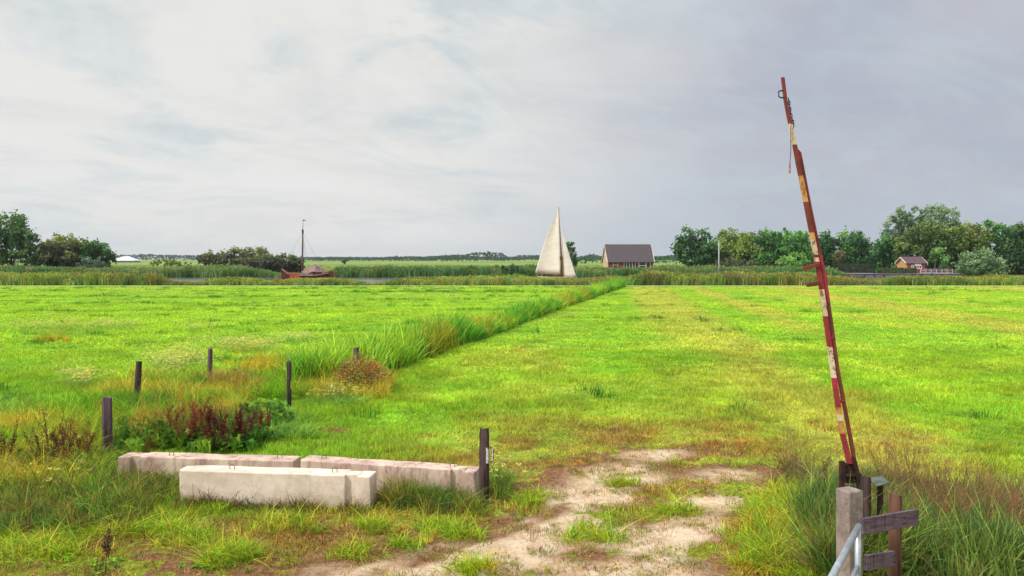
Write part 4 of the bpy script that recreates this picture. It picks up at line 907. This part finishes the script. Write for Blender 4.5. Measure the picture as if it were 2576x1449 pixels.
# ------------------------------------------------------------------ fence posts
def wood_extra(t, o, c):
    crack = t.noise(t.vmath('MULTIPLY', o, (1, 1, .04)), 55, 3, .7)
    c = t.mix(t.math('MULTIPLY', t.rng(crack, .54, .66), .75), c, (.012, .010, .010))
    return t.mix(t.math('MULTIPLY', t.rng(t.noise(o, 9, 5, .7), .6, .72), .35), c, lin(150, 148, 128))
WPOST = mat('weathered_grey_post', lin(118, 98, 104), lin(66, 50, 56), 5, (1, 1, .15), .9, bump=.006, bscale=40, extra=wood_extra)
DPOST = mat('dark_tarred_post', lin(92, 72, 74), lin(40, 30, 34), 6, (1, 1, .15), .9, bump=.006, bscale=40, extra=wood_extra)
EARTHW = mat('brown_post_wood', lin(126, 90, 72), lin(78, 56, 48), 5, (1, 1, .12), .9, bump=.005, bscale=40, extra=wood_extra)
def log_post(name, label, u, vt, d, wpx, m, lean_u=0.0, notch=None, slant=.02, group='old wooden posts', seed=0):
    rr = np.random.default_rng(seed + 5); r = wpx * d / K / 2; h = H - (vt - CV) * d / K; x = (u - CU) * d / K
    root = empty(name, (x, d, 0), label=label, cat='post', group=group)
    bm = bmesh.new(); n = 18; rings = []; nz = 14; lobes = rr.normal(size=(3,)) * .05; ph = rr.uniform(0, 6.28, 3); lx = lean_u * d / K
    for i in range(nz + 1):
        q = i / nz; z = -.25 + (h + .25) * q; ring = []
        for kk in range(n):
            a = 2 * math.pi * kk / n; rad = r * (1 + sum(lobes[j] * math.cos((j + 2) * a + ph[j] + q) for j in range(3)) + rr.normal() * .015) * (1.03 - .05 * q)
            if q > .985: rad *= .93
            px, py = math.cos(a) * rad, math.sin(a) * rad
            if notch and notch[0] < z < notch[1] and px > 0: px *= .45
            zz = z + (slant * math.cos(a + ph[0]) + rr.normal() * .004 if i == nz else 0)
            ring.append(bm.verts.new((px + lx * (z / h), py, zz)))
        rings.append(ring)
    for i in range(nz):
        for kk in range(n): bm.faces.new((rings[i][kk], rings[i][(kk + 1) % n], rings[i + 1][(kk + 1) % n], rings[i + 1][kk]))
    c = bm.verts.new((lx, 0, h - .006))
    for kk in range(n): bm.faces.new((rings[-1][kk], rings[-1][(kk + 1) % n], c))
    obj('post_log', bm, m, root); return root, r, h
log_post('wooden_post', 'thick weathered grey post at the left end of the rear concrete block', 271, 1000, 14.0, 25, WPOST, -1, seed=1, slant=.008)
log_post('wooden_post', 'dark post leaning right, second from the left, at the ditch', 343, 910, 18.9, 15, DPOST, 7, seed=2)
log_post('wooden_post', 'thin grey brown post behind the tan grass tuft', 528, 877, 21.6, 12.5, WPOST, 1, seed=3)
log_post('wooden_post', 'black post with a notch cut in its right side', 727, 910, 18.4, 12.5, DPOST, 0, notch=(.48, .68), seed=4)
log_post('wooden_post', 'grey post standing in the reddish bush', 897, 875, 21.6, 13.5, WPOST, -1, seed=5)
log_post('wooden_stake', 'thin dark stake at the near end of the ditch reeds', 749, 912, 21.8, 5, DPOST, 1, seed=6)
root, r, h = log_post('gate_receiving_post', 'dark post with a metal catch at the right end of the concrete blocks', 1218, 1078, 11.2, 26, DPOST, 1, seed=7, slant=.012)
GALV = mat('galvanised_steel', lin(186, 192, 200), lin(158, 166, 176), 8, rough=.42, metal=.35, spec=.5)
cr = empty('catch', (r * .62, -r * 1.02, 0)); cr.parent = root
bm = bmesh.new(); box(bm, (0, 0, .745), (.035, .012, .215), .003); obj('catch_plate', bm, mat('pale_zinc', lin(222, 222, 226), lin(176, 176, 184), 20, rough=.6), cr); bm = bmesh.new(); box(bm, (.075, .02, .755), (.014, .05, .17), .003); obj('catch_plate', bm, MATS['pale_zinc'], cr)
bm = bmesh.new(); tube(bm, [(.0, .0, .845), (.04, -.005, .862), (.075, .02, .845), (.088, .03, .80), (.088, .03, .70), (.075, .02, .665), (.04, 0, .655), (0, 0, .66)], .008, 8); obj('catch_hoop', bm, mat('dull_dark_iron', (.09, .085, .09), rough=.6), cr, True)

# ------------------------------------------------------------------ concrete blocks
def stain(amount, colr, zsc=.25):
    def f(t, o, c):
        st = t.noise(t.vmath('MULTIPLY', o, (1, 1, zsc)), 7, 6, .65)
        c = t.mix(t.math('MULTIPLY', t.rng(st, .46, .66), amount), c, colr)
        oz = t.sep(o)[2]; spl = t.math('MULTIPLY', t.rng(oz, .02, .24, 1, 0), t.rng(t.noise(o, 9, 5, .7), .40, .62)); c = t.mix(t.math('MULTIPLY', spl, .7), c, lin(120, 104, 78))
        c = t.mix(t.math('MULTIPLY', t.rng(t.noise(o, 1.7, 5, .7), .52, .68), .3), c, lin(150, 142, 118))
        sp = t.noise(o, 60, 3, .6); c = t.mix(t.math('MULTIPLY', t.rng(sp, .62, .70), .35), c, lin(120, 108, 98))
        return c
    return f
CONC_A = mat('clean_cast_concrete', lin(238, 222, 208), lin(216, 196, 180), 2.2, rough=.9, bump=.004, bscale=30, extra=stain(.28, lin(178, 156, 140), .5))
CONC_B = mat('stained_cast_concrete', lin(220, 198, 182), lin(190, 162, 150), 2.6, rough=.9, bump=.005, bscale=30, extra=stain(.75, lin(150, 112, 106)))
def block(label, A, B, hgt, m, flip=False, loops=(), seed=0, group='cast concrete blocks', chip=.018):
    """A, B: the two ends of the front bottom edge. A long beam with a neck and an end flange"""
    A, B = Vector(A), Vector(B); dirv = B - A; L = dirv.length; rz = math.atan2(dirv.y, dirv.x); t = .33
    ctr = (A + B) / 2 + Vector((-math.sin(rz), math.cos(rz), 0)) * t / 2
    root = empty('concrete_block', (ctr.x, ctr.y, -.02), rz + (math.pi if flip else 0), label=label, cat='concrete block', group=group)
    bm = bmesh.new(); hh = hgt + .02
    x1 = L / 2 - .36; x2 = L / 2 - .195
    box(bm, ((-L / 2 + x1) / 2, 0, hh / 2), (L / 2 + x1, t, hh), .014, jit=.0010, cuts=7)
    box(bm, ((x1 + x2) / 2, 0, (hh + .10) / 2 - .004), (x2 - x1 + .05, t - .13, hh - .10), .01, jit=.0015, cuts=2)
    box(bm, ((x2 + L / 2) / 2, 0, hh / 2 - .012), (L / 2 - x2, t, hh), .014, jit=.0010, cuts=2)
    for v in bm.verts:                                             # knocked corners and edges
        if v.co.x < -L / 2 + .10 and abs(v.co.y) > t / 2 - .05 and not flip: 
            v.co.x += .035 * (abs(v.co.y) / (t / 2)) ** 3
        if v.co.z > hh - .03:
            q = vn(np.array([v.co.x * 11 + seed]), np.array([v.co.y * 14.0]), seed)[0]
            if q > .66: v.co.z -= chip * (q - .66) * 3
    obj('beam', bm, m, root)
    for q in loops:
        bm = bmesh.new(); a = (q - .5) * L
        tube(bm, [(a - .035, 0, hh - .03), (a - .035, 0, hh + .035), (a - .015, 0, hh + .055), (a + .015, 0, hh + .055), (a + .035, 0, hh + .035), (a + .035, 0, hh - .03)], .005, 6)
        obj('lifting_loop', bm, mat('rusty_wire', lin(110, 84, 72), lin(70, 50, 44), 20), root, True)
block('pale clean concrete block lying in front of the two others', (-4.73, 11.27, 0), (-1.955, 10.97, 0), .50, CONC_A, loops=(.26, .80), seed=3)
block('stained rear concrete block reaching to the post with the metal catch', (-3.20, 11.96, 0), (-.53, 11.33, 0), .47, CONC_B, loops=(.12, .86), seed=5)
block('stained rear concrete block at the far left, ending at the thick grey post', (-6.10, 12.32, 0), (-3.30, 12.02, 0), .44, CONC_B, flip=True, loops=(.1, .72), seed=8)

# ------------------------------------------------------------------ barrier boom
def painted(name, c1, c2, rust=.5, lo=.5, hi=.62):
    def ex(t, o, c):
        n = t.noise(o, 11, 6, .7); c = t.mix(t.math('MULTIPLY', t.rng(n, lo, hi), rust), c, lin(120, 58, 36))
        n2 = t.noise(o, 34, 4, .7); return t.mix(t.math('MULTIPLY', t.rng(n2, .58, .68), rust), c, lin(70, 38, 32))
    return mat(name, c1, c2, 4, rough=.65, extra=ex, spec=.35)
RP = painted('faded_red_paint', lin(176, 50, 66), lin(132, 40, 48), .6)
BR = painted('rusty_brown_paint', lin(132, 58, 50), lin(96, 44, 40), .7)
WP = painted('flaking_white_paint', lin(222, 208, 180), lin(200, 178, 140), .8, .50, .58)
YP = painted('yellowed_rusty_paint', lin(214, 170, 100), lin(186, 116, 58), .75, .46, .6)
IRON = mat('dark_rusted_iron', lin(72, 44, 40), lin(40, 28, 28), 9, rough=.85, bump=.003)
D0, D1 = 9.0, 9.38
def BP(u, v):                                       # the boom leans away a little as it rises
    q = (1165 - v) / 970.0; return P(u, v, D0 + (D1 - D0) * q)
base = BP(2141, 1165)
root = empty('barrier', (base.x, base.y, 0), label='red and white barrier boom raised nearly upright on its dark iron hinge', cat='barrier')
off = Vector((base.x, base.y, 0))
us = lambda v: float(np.interp(v, [195, 260, 370, 560, 700, 930, 1080, 1165], [1969, 1977, 2000, 2037, 2063, 2095, 2117, 2137]))
wd = lambda v: float(np.interp(v, [195, 310, 365, 380, 600, 750, 1165], [7.6, 8.5, 9.5, 10, 10.5, 10, 11.5]))
bands = [(195, 1), (312, 2), (364, 1), (442, 3), (508, 1), (585, 3), (603, 2), (640, 1), (648, 2), (658, 0), (728, 2), (795, 0), (872, 2), (950, 0), (1024, 3), (1042, 2), (1058, 3), (1090, 0), (1165, 0)]
def square_bar(pts, ws, mats, mlist, name, parent):
    bm = bmesh.new(); rings = []
    for p, w in zip(pts, ws):
        h = w / 2; rings.append([bm.verts.new(Vector(p) + Vector(o)) for o in ((-h, -h, 0), (h, -h, 0), (h, h, 0), (-h, h, 0))])
    for i in range(len(rings) - 1):
        for kk in range(4): f = bm.faces.new((rings[i][kk], rings[i][(kk + 1) % 4], rings[i + 1][(kk + 1) % 4], rings[i + 1][kk])); f.material_index = mats[i]
    bm.faces.new(rings[0]).material_index = mats[0]; bm.faces.new(rings[-1][::-1]).material_index = mats[-1]
    bmesh.ops.recalc_face_normals(bm, faces=bm.faces)
    return obj(name, bm, mlist, parent)
vs_, ms_ = [], []
for (a, m1), (b, _) in zip(bands[:-1], bands[1:]):
    kk = max(1, int((b - a) / 25))
    for j in range(kk): vs_.append(a + (b - a) * j / kk); ms_.append(m1)
vs_.append(bands[-1][0])
boom = square_bar([BP(us(v), v) - off for v in vs_], [wd(v) * D0 / K for v in vs_], ms_, [RP, BR, WP, YP], 'boom', root)
us2 = lambda v: float(np.interp(v, [372, 384, 520, 700, 930, 1110, 1170], [2003, 2012, 2038, 2076, 2108, 2142, 2152]))
vv = [372, 384, 420, 470, 520, 580, 640, 700, 760, 820, 880, 930, 1000, 1060, 1110, 1140, 1170]
square_bar([BP(us2(v), v) - off + Vector((0, .012, 0)) for v in vv], [(8 if v > 380 else 5) * D0 / K for v in vv], [1] * 6 + [0] * 2 + [1] * 8, [RP, BR], 'brace_bar', root)
for v in (850, 1009):
    bm = bmesh.new(); a, b = BP(us(v), v) - off, BP(us2(v + 1), v + 1) - off; tube(bm, [a, b], .018, 6); obj('spacer', bm, BR, root)
for (ua, va, ub, vb) in ((2018, 675, 2058, 666), (2027, 717, 2060, 712)):
    bm = bmesh.new(); a, b = BP(ua, va) - off, BP(ub, vb) - off; a.y -= .04; b.y -= .03; c = (a + b) / 2
    box(bm, (0, 0, 0), ((b - a).length, .035, .046), .004); ang = math.atan2((b - a).z, (b - a).x)
    for v in bm.verts: x, z = v.co.x, v.co.z; v.co.x = x * math.cos(ang) - z * math.sin(ang) + c.x; v.co.z = x * math.sin(ang) + z * math.cos(ang) + c.z; v.co.y += c.y
    obj('peg', bm, BR, root)
bm = bmesh.new(); tube(bm, [BP(u, v) - off for u, v in ((1971, 228), (1962, 228.5), (1958.5, 231), (1959.5, 243), (1963, 245.5), (1974, 246))], .009, 8); obj('latch_loop', bm, mat('dark_iron_rod', (.05, .05, .055), rough=.6), root, True)
for i, v in enumerate(range(247, 312, 8)):          # a chain hangs down the side of the boom
    bm = bmesh.new(); p = BP(us(v) + 8.5 + .6 * math.sin(i), v + 4) - off; r_ = []
    for q in range(9): a = 2 * math.pi * q / 8; r_.append(p + Vector((.011 * math.cos(a) * (1 if i % 2 else .35), .011 * math.cos(a) * (.35 if i % 2 else 1), .024 * math.sin(a))))
    tube(bm, r_, .006, 6, cap=False); obj('chain_link', bm, IRON, root, True)
bm = bmesh.new(); tube(bm, [BP(u, v) - off + Vector((0, -.04, 0)) for u, v in ((1988, 312), (1986, 320), (1986, 345), (1986.5, 375), (1985, 400), (1984, 414), (1981.5, 428), (1983, 437), (1985.5, 432), (1984.5, 414))], .0055, 7); rp = obj('rope', bm, mat('pale_brown_rope', lin(150, 128, 120), lin(96, 80, 78), 30, rough=.95), root, True)
bm = bmesh.new(); tube(bm, [BP(1983, 424) - off + Vector((0, -.045, 0)), BP(1983, 436) - off + Vector((0, -.045, 0))], .013, 8); obj('rope_whipping', bm, mat('pink_tape', lin(206, 150, 140), lin(170, 110, 100), 20), rp)
# hinge: two dark iron legs with the boom foot between them
for (ua, va, ub, vb, w) in ((2118, 1160, 2116, 1320, .05), (2146, 1150, 2162, 1215, .045), (2161, 1215, 2164, 1330, .045)):
    bm = bmesh.new(); a, b = P(ua, va, 9.0) - off, P(ub, vb, 9.0) - off; b.z = min(b.z, -.1) if vb > 1300 else b.z
    square_bar([a, b], [w, w], [0], [IRON], 'hinge_leg', root); bm.free()
bm = bmesh.new(); tube(bm, [P(2112, 1196, 9.0) - off, P(2166, 1196, 9.0) - off], .022, 10); obj('hinge_pin', bm, IRON, root, True)
bm = bmesh.new(); p = P(2139, 1185, 9.05) - off; box(bm, (p.x, p.y, p.z - .02), (.12, .09, .22), .01); obj('boom_foot', bm, IRON, root)
p = P(2140, 1250, 9.1) - off
bm = bmesh.new(); box(bm, (p.x, p.y, .42), (.16, .16, .94), .015); obj('hinge_post', bm, DPOST, root)

# short round post and tilted plate behind the gatepost
log_post('round_stump_post', 'short dark round post behind the concrete gatepost', 2178, 1200, 8.6, 24, DPOST, 0, seed=11, group='posts around the gate')
root = empty('signpost_stub', ((2214 - CU) * 8.7 / K, 8.7, 0), label='short iron stub with a tilted grey plate behind the gatepost', cat='stub post', group='posts around the gate')
bm = bmesh.new(); box(bm, (0, 0, .5), (.05, .05, 1.14), .004); obj('stub', bm, IRON, root)
bm = bmesh.new(); box(bm, (0, 0, 0), (.15, .16, .012), .003)
for v in bm.verts: v.co = Matrix.Rotation(R(-14), 3, 'Y') @ Matrix.Rotation(R(16), 3, 'X') @ v.co + Vector((-.01, 0, 1.07))
obj('plate', bm, mat('dull_zinc_plate', lin(100, 110, 104), lin(72, 80, 74), 14, rough=.7), root)

# concrete gatepost, board fence, tubular gate
def agg(t, o, c):
    v = t.n.new('ShaderNodeTexVoronoi'); v.inputs['Scale'].default_value = 85; t.put(v.inputs['Vector'], o)
    c = t.mix(t.math('MULTIPLY', t.rng(v.outputs['Distance'], .15, .4, 1, 0), .5), c, lin(196, 184, 172))
    return t.mix(t.math('MULTIPLY', t.rng(t.noise(o, 12, 6, .7), .5, .68), .5), c, lin(96, 84, 78))
AGG = mat('exposed_aggregate_concrete', lin(158, 142, 136), lin(128, 112, 108), 5, rough=.95, bump=.006, bscale=70, extra=agg)
d = 7.42; px = (2137 - CU) * d / K
root = empty('concrete_gatepost', (px, d, 0), R(23), label='square weathered concrete gatepost the tubular gate hangs on', cat='gatepost', group='posts around the gate')
bm = bmesh.new(); box(bm, (0, 0, .55), (.168, .168, 1.6), .012, jit=.0012, cuts=5); obj('shaft', bm, AGG, root)
log_post('brown_post', 'brown square cut wooden post behind the grey board', 2250, 1243, 7.86, 33, EARTHW, 2, seed=12, group='posts around the gate', slant=.01)
BOARD = mat('grey_purple_board', lin(126, 106, 118), lin(78, 58, 72), 3, (.25, 1, 2.5), .85, bump=.003, bscale=20, extra=wood_extra)
for lab, (ua, ub), (va, vb), z, hz_ in (('upper weathered grey board fixed between gatepost and brown post', (2172, 2312), (1307, 1283), 1.1, .15), ('lower dark board half hidden in the grass behind the gate', (2180, 2252), (1400, 1388), .76, .14)):
    a = P(ua, va, K * (H - z) / (va - CV)); b = P(ub, vb, K * (H - z) / (vb - CV)); c = (a + b) / 2; dv = b - a
    root = empty('fence_board', (c.x, c.y + .03, z - hz_), math.atan2(dv.y, dv.x), label=lab, cat='board', group='boards behind the gatepost')
    bm = bmesh.new(); box(bm, (0, 0, hz_ / 2), (dv.length, .03, hz_), .004, jit=.001, cuts=6); obj('plank', bm, BOARD, root)
    for q in (.05, .11): bm = bmesh.new(); tube(bm, [(.16, -.022, q - .01), (.16, -.012, q - .01)], .008, 8); obj('nail', bm, IRON, root)
A = Vector((3.135, 7.20, 0)); dr = Vector((-.735, -1.20, 0)).normalized(); Lg = 3.6
root = empty('tubular_gate', A, label='galvanised tubular farm gate swung open towards the viewer at bottom right', cat='gate')
for z in (1.08, .735, .42, .14):
    bm = bmesh.new(); tube(bm, [(0, 0, z)] + [tuple(dr * Lg * q + Vector((0, 0, z))) for q in (.3, .6, 1)], .029 if z > 1 else .021, 14); obj('rail', bm, GALV, root, True)
for q in (0.015, .5, 1):
    bm = bmesh.new(); p = dr * Lg * q; tube(bm, [(p.x, p.y, .10), (p.x, p.y, 1.08)], .027 if q != .5 else .018, 14); obj('stile', bm, GALV, root, True)
for z in (.95, .25):
    bm = bmesh.new(); tube(bm, [(0.0, 0.0, z), (.05, .08, z), (.07, .14, z)], .014, 8); obj('hinge_bolt', bm, IRON, root, True)

# ------------------------------------------------------------------ single plants one can point to
def dock(label, u, v, hgt, n, col, group='red brown dock plants', spread=.18, leafcol=(92, 110, 52), name='dock_plant', seed=0, lean=.12, dens=1.0):
    """tall stalks densely set with red brown seeds"""
    rr = np.random.default_rng(300 + seed); g = GP(u, v); root = empty(name, (g.x, g.y, 0), label=label, cat='plant', group=group)
    bm = bmesh.new(); parts = []
    for i in range(n):
        x, y = rr.normal(size=2) * spread * .5; lx, ly = rr.normal(size=2) * lean * hgt; h = hgt * rr.uniform(.7, 1.05)
        pt = lambda q: Vector((x + lx * q ** 1.5, y + ly * q ** 1.5, h * q))
        tube(bm, [pt(q) for q in (0, .35, .7, 1)], [.006, .005, .004, .002], 5)
        for b in range(9):
            q0 = rr.uniform(.22, .78); a = rr.uniform(0, 6.28); L = h * rr.uniform(.12, .34) * (1.1 - q0 * .5); s = pt(q0); e = s + Vector((math.cos(a) * L * .62, math.sin(a) * L * .62, L))
            tube(bm, [s, e], [.003, .0015], 4)
            for w in np.linspace(.2, 1, 8): parts.append(flecks(int(5 * dens), s.lerp(e, w), (.014, .014, .016), .011, np.array(lin(*col)) * rr.uniform(.6, 1.6), rr, .3))
        for w in np.linspace(.45, 1, 14): parts.append(flecks(int(6 * dens), pt(w), (.015, .015, .018), .012, np.array(lin(*col)) * rr.uniform(.7, 1.3), rr, .25))
    obj('stem', bm, mat('dry_stalk', lin(112, 66, 52), lin(84, 46, 40), 10), root)
    V, F, C = join(*parts); link(bpy.data.objects.new('seed_head', np_mesh('seed_head', V, F, M_LEAF, C)), root)
    parts = []
    for i in range(n * 3):
        a = rr.uniform(0, 6.28); L = rr.uniform(.12, .28); w = L * .18; z = rr.uniform(.05, .3) * hgt; dd = np.array((math.cos(a), math.sin(a), 0)); s = np.array((-dd[1], dd[0], 0)) * w
        o = np.array((rr.normal() * spread * .4, rr.normal() * spread * .4, z)); L *= .6; s = s * .7; parts.append((np.stack([o, o + dd * L * .5 - s + (0, 0, .05), o + dd * L - (0, 0, .03), o + dd * L * .5 + s + (0, 0, .05)]), np.array([(0, 1, 2, 3)]), np.array([lin(*leafcol)] * 4) * rr.uniform(.35, .8)))
    V, F, C = join(*parts); link(bpy.data.objects.new('foliage', np_mesh('foliage', V, F, M_LEAF, C)), root)
RB, DR = (146, 68, 48), (106, 36, 42)
dock('tall dark stalked dock at the left end of the red brown clump', 437, 1120, .90, 2, (108, 52, 46), seed=1, lean=.06)
dock('red brown dock, widest of the clump behind the left rear block', 468, 1128, .88, 6, RB, seed=2, spread=.34)
dock('tall orange brown dock in the middle of the clump', 505, 1125, .98, 4, (150, 78, 50), seed=3)
dock('darkest maroon dock, standing nearest the rear block', 545, 1140, 1.0, 6, DR, seed=4, spread=.26, dens=1.3)
dock('maroon dock right of the darkest one', 585, 1132, .92, 6, (106, 40, 50), seed=5, spread=.26, dens=1.2)
dock('maroon dock at the right end of the clump', 622, 1125, .85, 4, (112, 48, 52), seed=6, spread=.2)
dock('thin red dock leaning out right of the clump', 652, 1105, .72, 3, (128, 66, 60), seed=7, spread=.3, lean=.2)
dock('brown dock with spreading stalks left of the thick grey post', 190, 1195, 1.02, 7, (120, 70, 50), seed=8, spread=.3, lean=.2)
dock('dark brown upright dock near the left edge', 128, 1195, 1.0, 7, (88, 52, 46), seed=9, spread=.22)
dock('small brown dock cut by the left edge', 22, 1190, .85, 4, (96, 60, 48), seed=10)
dock('single dry dock stalk standing in the turf in front', 262, 1446, .62, 1, (84, 58, 56), seed=11, lean=.14, leafcol=(120, 110, 60), spread=.03)
dock('reddish dock among the sedge left of the gatepost', 2082, 1460, .42, 3, (104, 50, 44), seed=12, spread=.12)
dock('dark dock stalk just left of the concrete gatepost', 2100, 1455, .40, 3, (84, 44, 46), seed=13, spread=.1)
dock('faded dock stalks in the grass left of the barrier foot', 2085, 1235, .52, 3, (120, 84, 70), seed=14, spread=.3)

def bushlet(name, label, u, v, r, h, cols, size=.035, n=1600, seed=0, stems=14, group=None):
    rr = np.random.default_rng(500 + seed); g = GP(u, v); root = empty(name, (g.x, g.y, 0), label=label, cat='plant', group=group)
    bm = bmesh.new(); parts = []; tt = [lin(*c) for c in cols]
    for i in range(stems):
        a = rr.uniform(0, 6.28); q = rr.uniform(.2, 1); e = Vector((math.cos(a) * r * q, math.sin(a) * r * q, h * rr.uniform(.55, 1.0) * (1.1 - .35 * q)))
        tube(bm, [(0, 0, 0), e * .5 + Vector((0, 0, .05)), e], [.008, .006, .002], 5)
        for w in (.5, .7, .85, 1): parts.append(flecks(n // (stems * 4), Vector((0, 0, 0)).lerp(e, w), (r * .16, r * .16, h * .07), size, tt[rr.integers(len(tt))], rr, .2))
    V, F, C = join(*parts); link(bpy.data.objects.new('leaves', np_mesh('leaves', V, F, M_LEAF, C)), root)
    obj('stems', bm, mat('dark_stems', (.07, .045, .04)), root)
bushlet('bush', 'reddish brown bush grown around a grey post', 908, 990, .68, 1.0, [(206, 158, 78), (170, 104, 66), (154, 158, 72), (128, 80, 60), (208, 172, 96), (146, 160, 74), (176, 170, 84)], .026, 9000, 1, 46)
bushlet('bush', 'orange tinted shrub on the ditch bank by the reeds, the larger one', 1066, 880, .55, .75, [(206, 160, 62), (186, 128, 60), (160, 160, 62)], .05, 1500, 2)
bushlet('bush', 'small orange shrub left of the larger orange one', 992, 900, .45, .62, [(210, 140, 70), (200, 160, 60)], .05, 1000, 3)
def grass_plant(name, label, u, v, rr_, n, h, w, cols, lean=.8, curl=.8):
    r = np.random.default_rng(int(u)); g = GP(u, v); V, F, C = blades(n, h, .4, rr_, w, lean, r, curl, .2, segs=4)
    tt = np.array([lin(*c) for c in cols]); C = C * np.repeat(tt[r.integers(0, len(tt), n)], 10, 0)
    o = link(bpy.data.objects.new(name, np_mesh(name, V, F, M_LEAF, np.clip(C, 0, 1)))); o.location = (g.x, g.y, 0)
    return tag(o, label=label, cat='grass tuft', group='single grass tussocks')
grass_plant('grass_tussock', 'tan dry grass tussock beside the thin grey brown post', 572, 985, .5, 420, .75, .014, [(198, 158, 88), (180, 150, 70), (150, 150, 62), (196, 140, 84)], .5, .7)
grass_plant('grass_tussock', 'tan and green tussock right of the tan dry one', 625, 990, .4, 260, .55, .014, [(190, 160, 84), (150, 158, 62), (206, 160, 96)], .5, .7)
grass_plant('grass_tussock', 'straw topped tussock in the corner between front and rear blocks', 1005, 1270, .20, 420, .50, .008, [(150, 158, 58), (112, 140, 50), (206, 172, 112), (92, 122, 44)], .75, .8)
grass_plant('grass_tussock', 'darker green tussock against the stained rear block', 1072, 1262, .16, 240, .36, .008, [(84, 124, 44), (104, 136, 52)], .8, .8)
grass_plant('grass_tussock', 'bright lime green leafy tuft before the front block', 550, 1290, .10, 60, .20, .016, [(176, 204, 50), (150, 190, 44)], .9, .6)
grass_plant('grass_tussock', 'round bright green tussock low in the front turf', 602, 1402, .17, 300, .16, .008, [(122, 168, 40), (148, 182, 50)], 1.0, .7)
grass_plant('grass_tussock', 'spiky yellow green tuft below the right end of the front block', 945, 1345, .08, 90, .22, .009, [(170, 180, 60), (138, 162, 52)], .7, .6)

# ------------------------------------------------------------------ air
bm = bmesh.new(); box(bm, (0, 2100, 27), (16400, 4500, 60))
hz_m = bpy.data.materials.new('haze_air'); hz_m.use_nodes = True; t = NT(hz_m.node_tree); t.n.clear()
pvn = t.n.new('ShaderNodeVolumePrincipled'); pvn.inputs['Color'].default_value = (.86, .92, 1.0, 1); pvn.inputs['Density'].default_value = .00012; pvn.inputs['Anisotropy'].default_value = .2
oo = t.n.new('ShaderNodeOutputMaterial'); t.l.new(pvn.outputs[0], oo.inputs['Volume'])
HAZE = True
if HAZE: tag(obj('haze', bm, hz_m), kind='stuff')
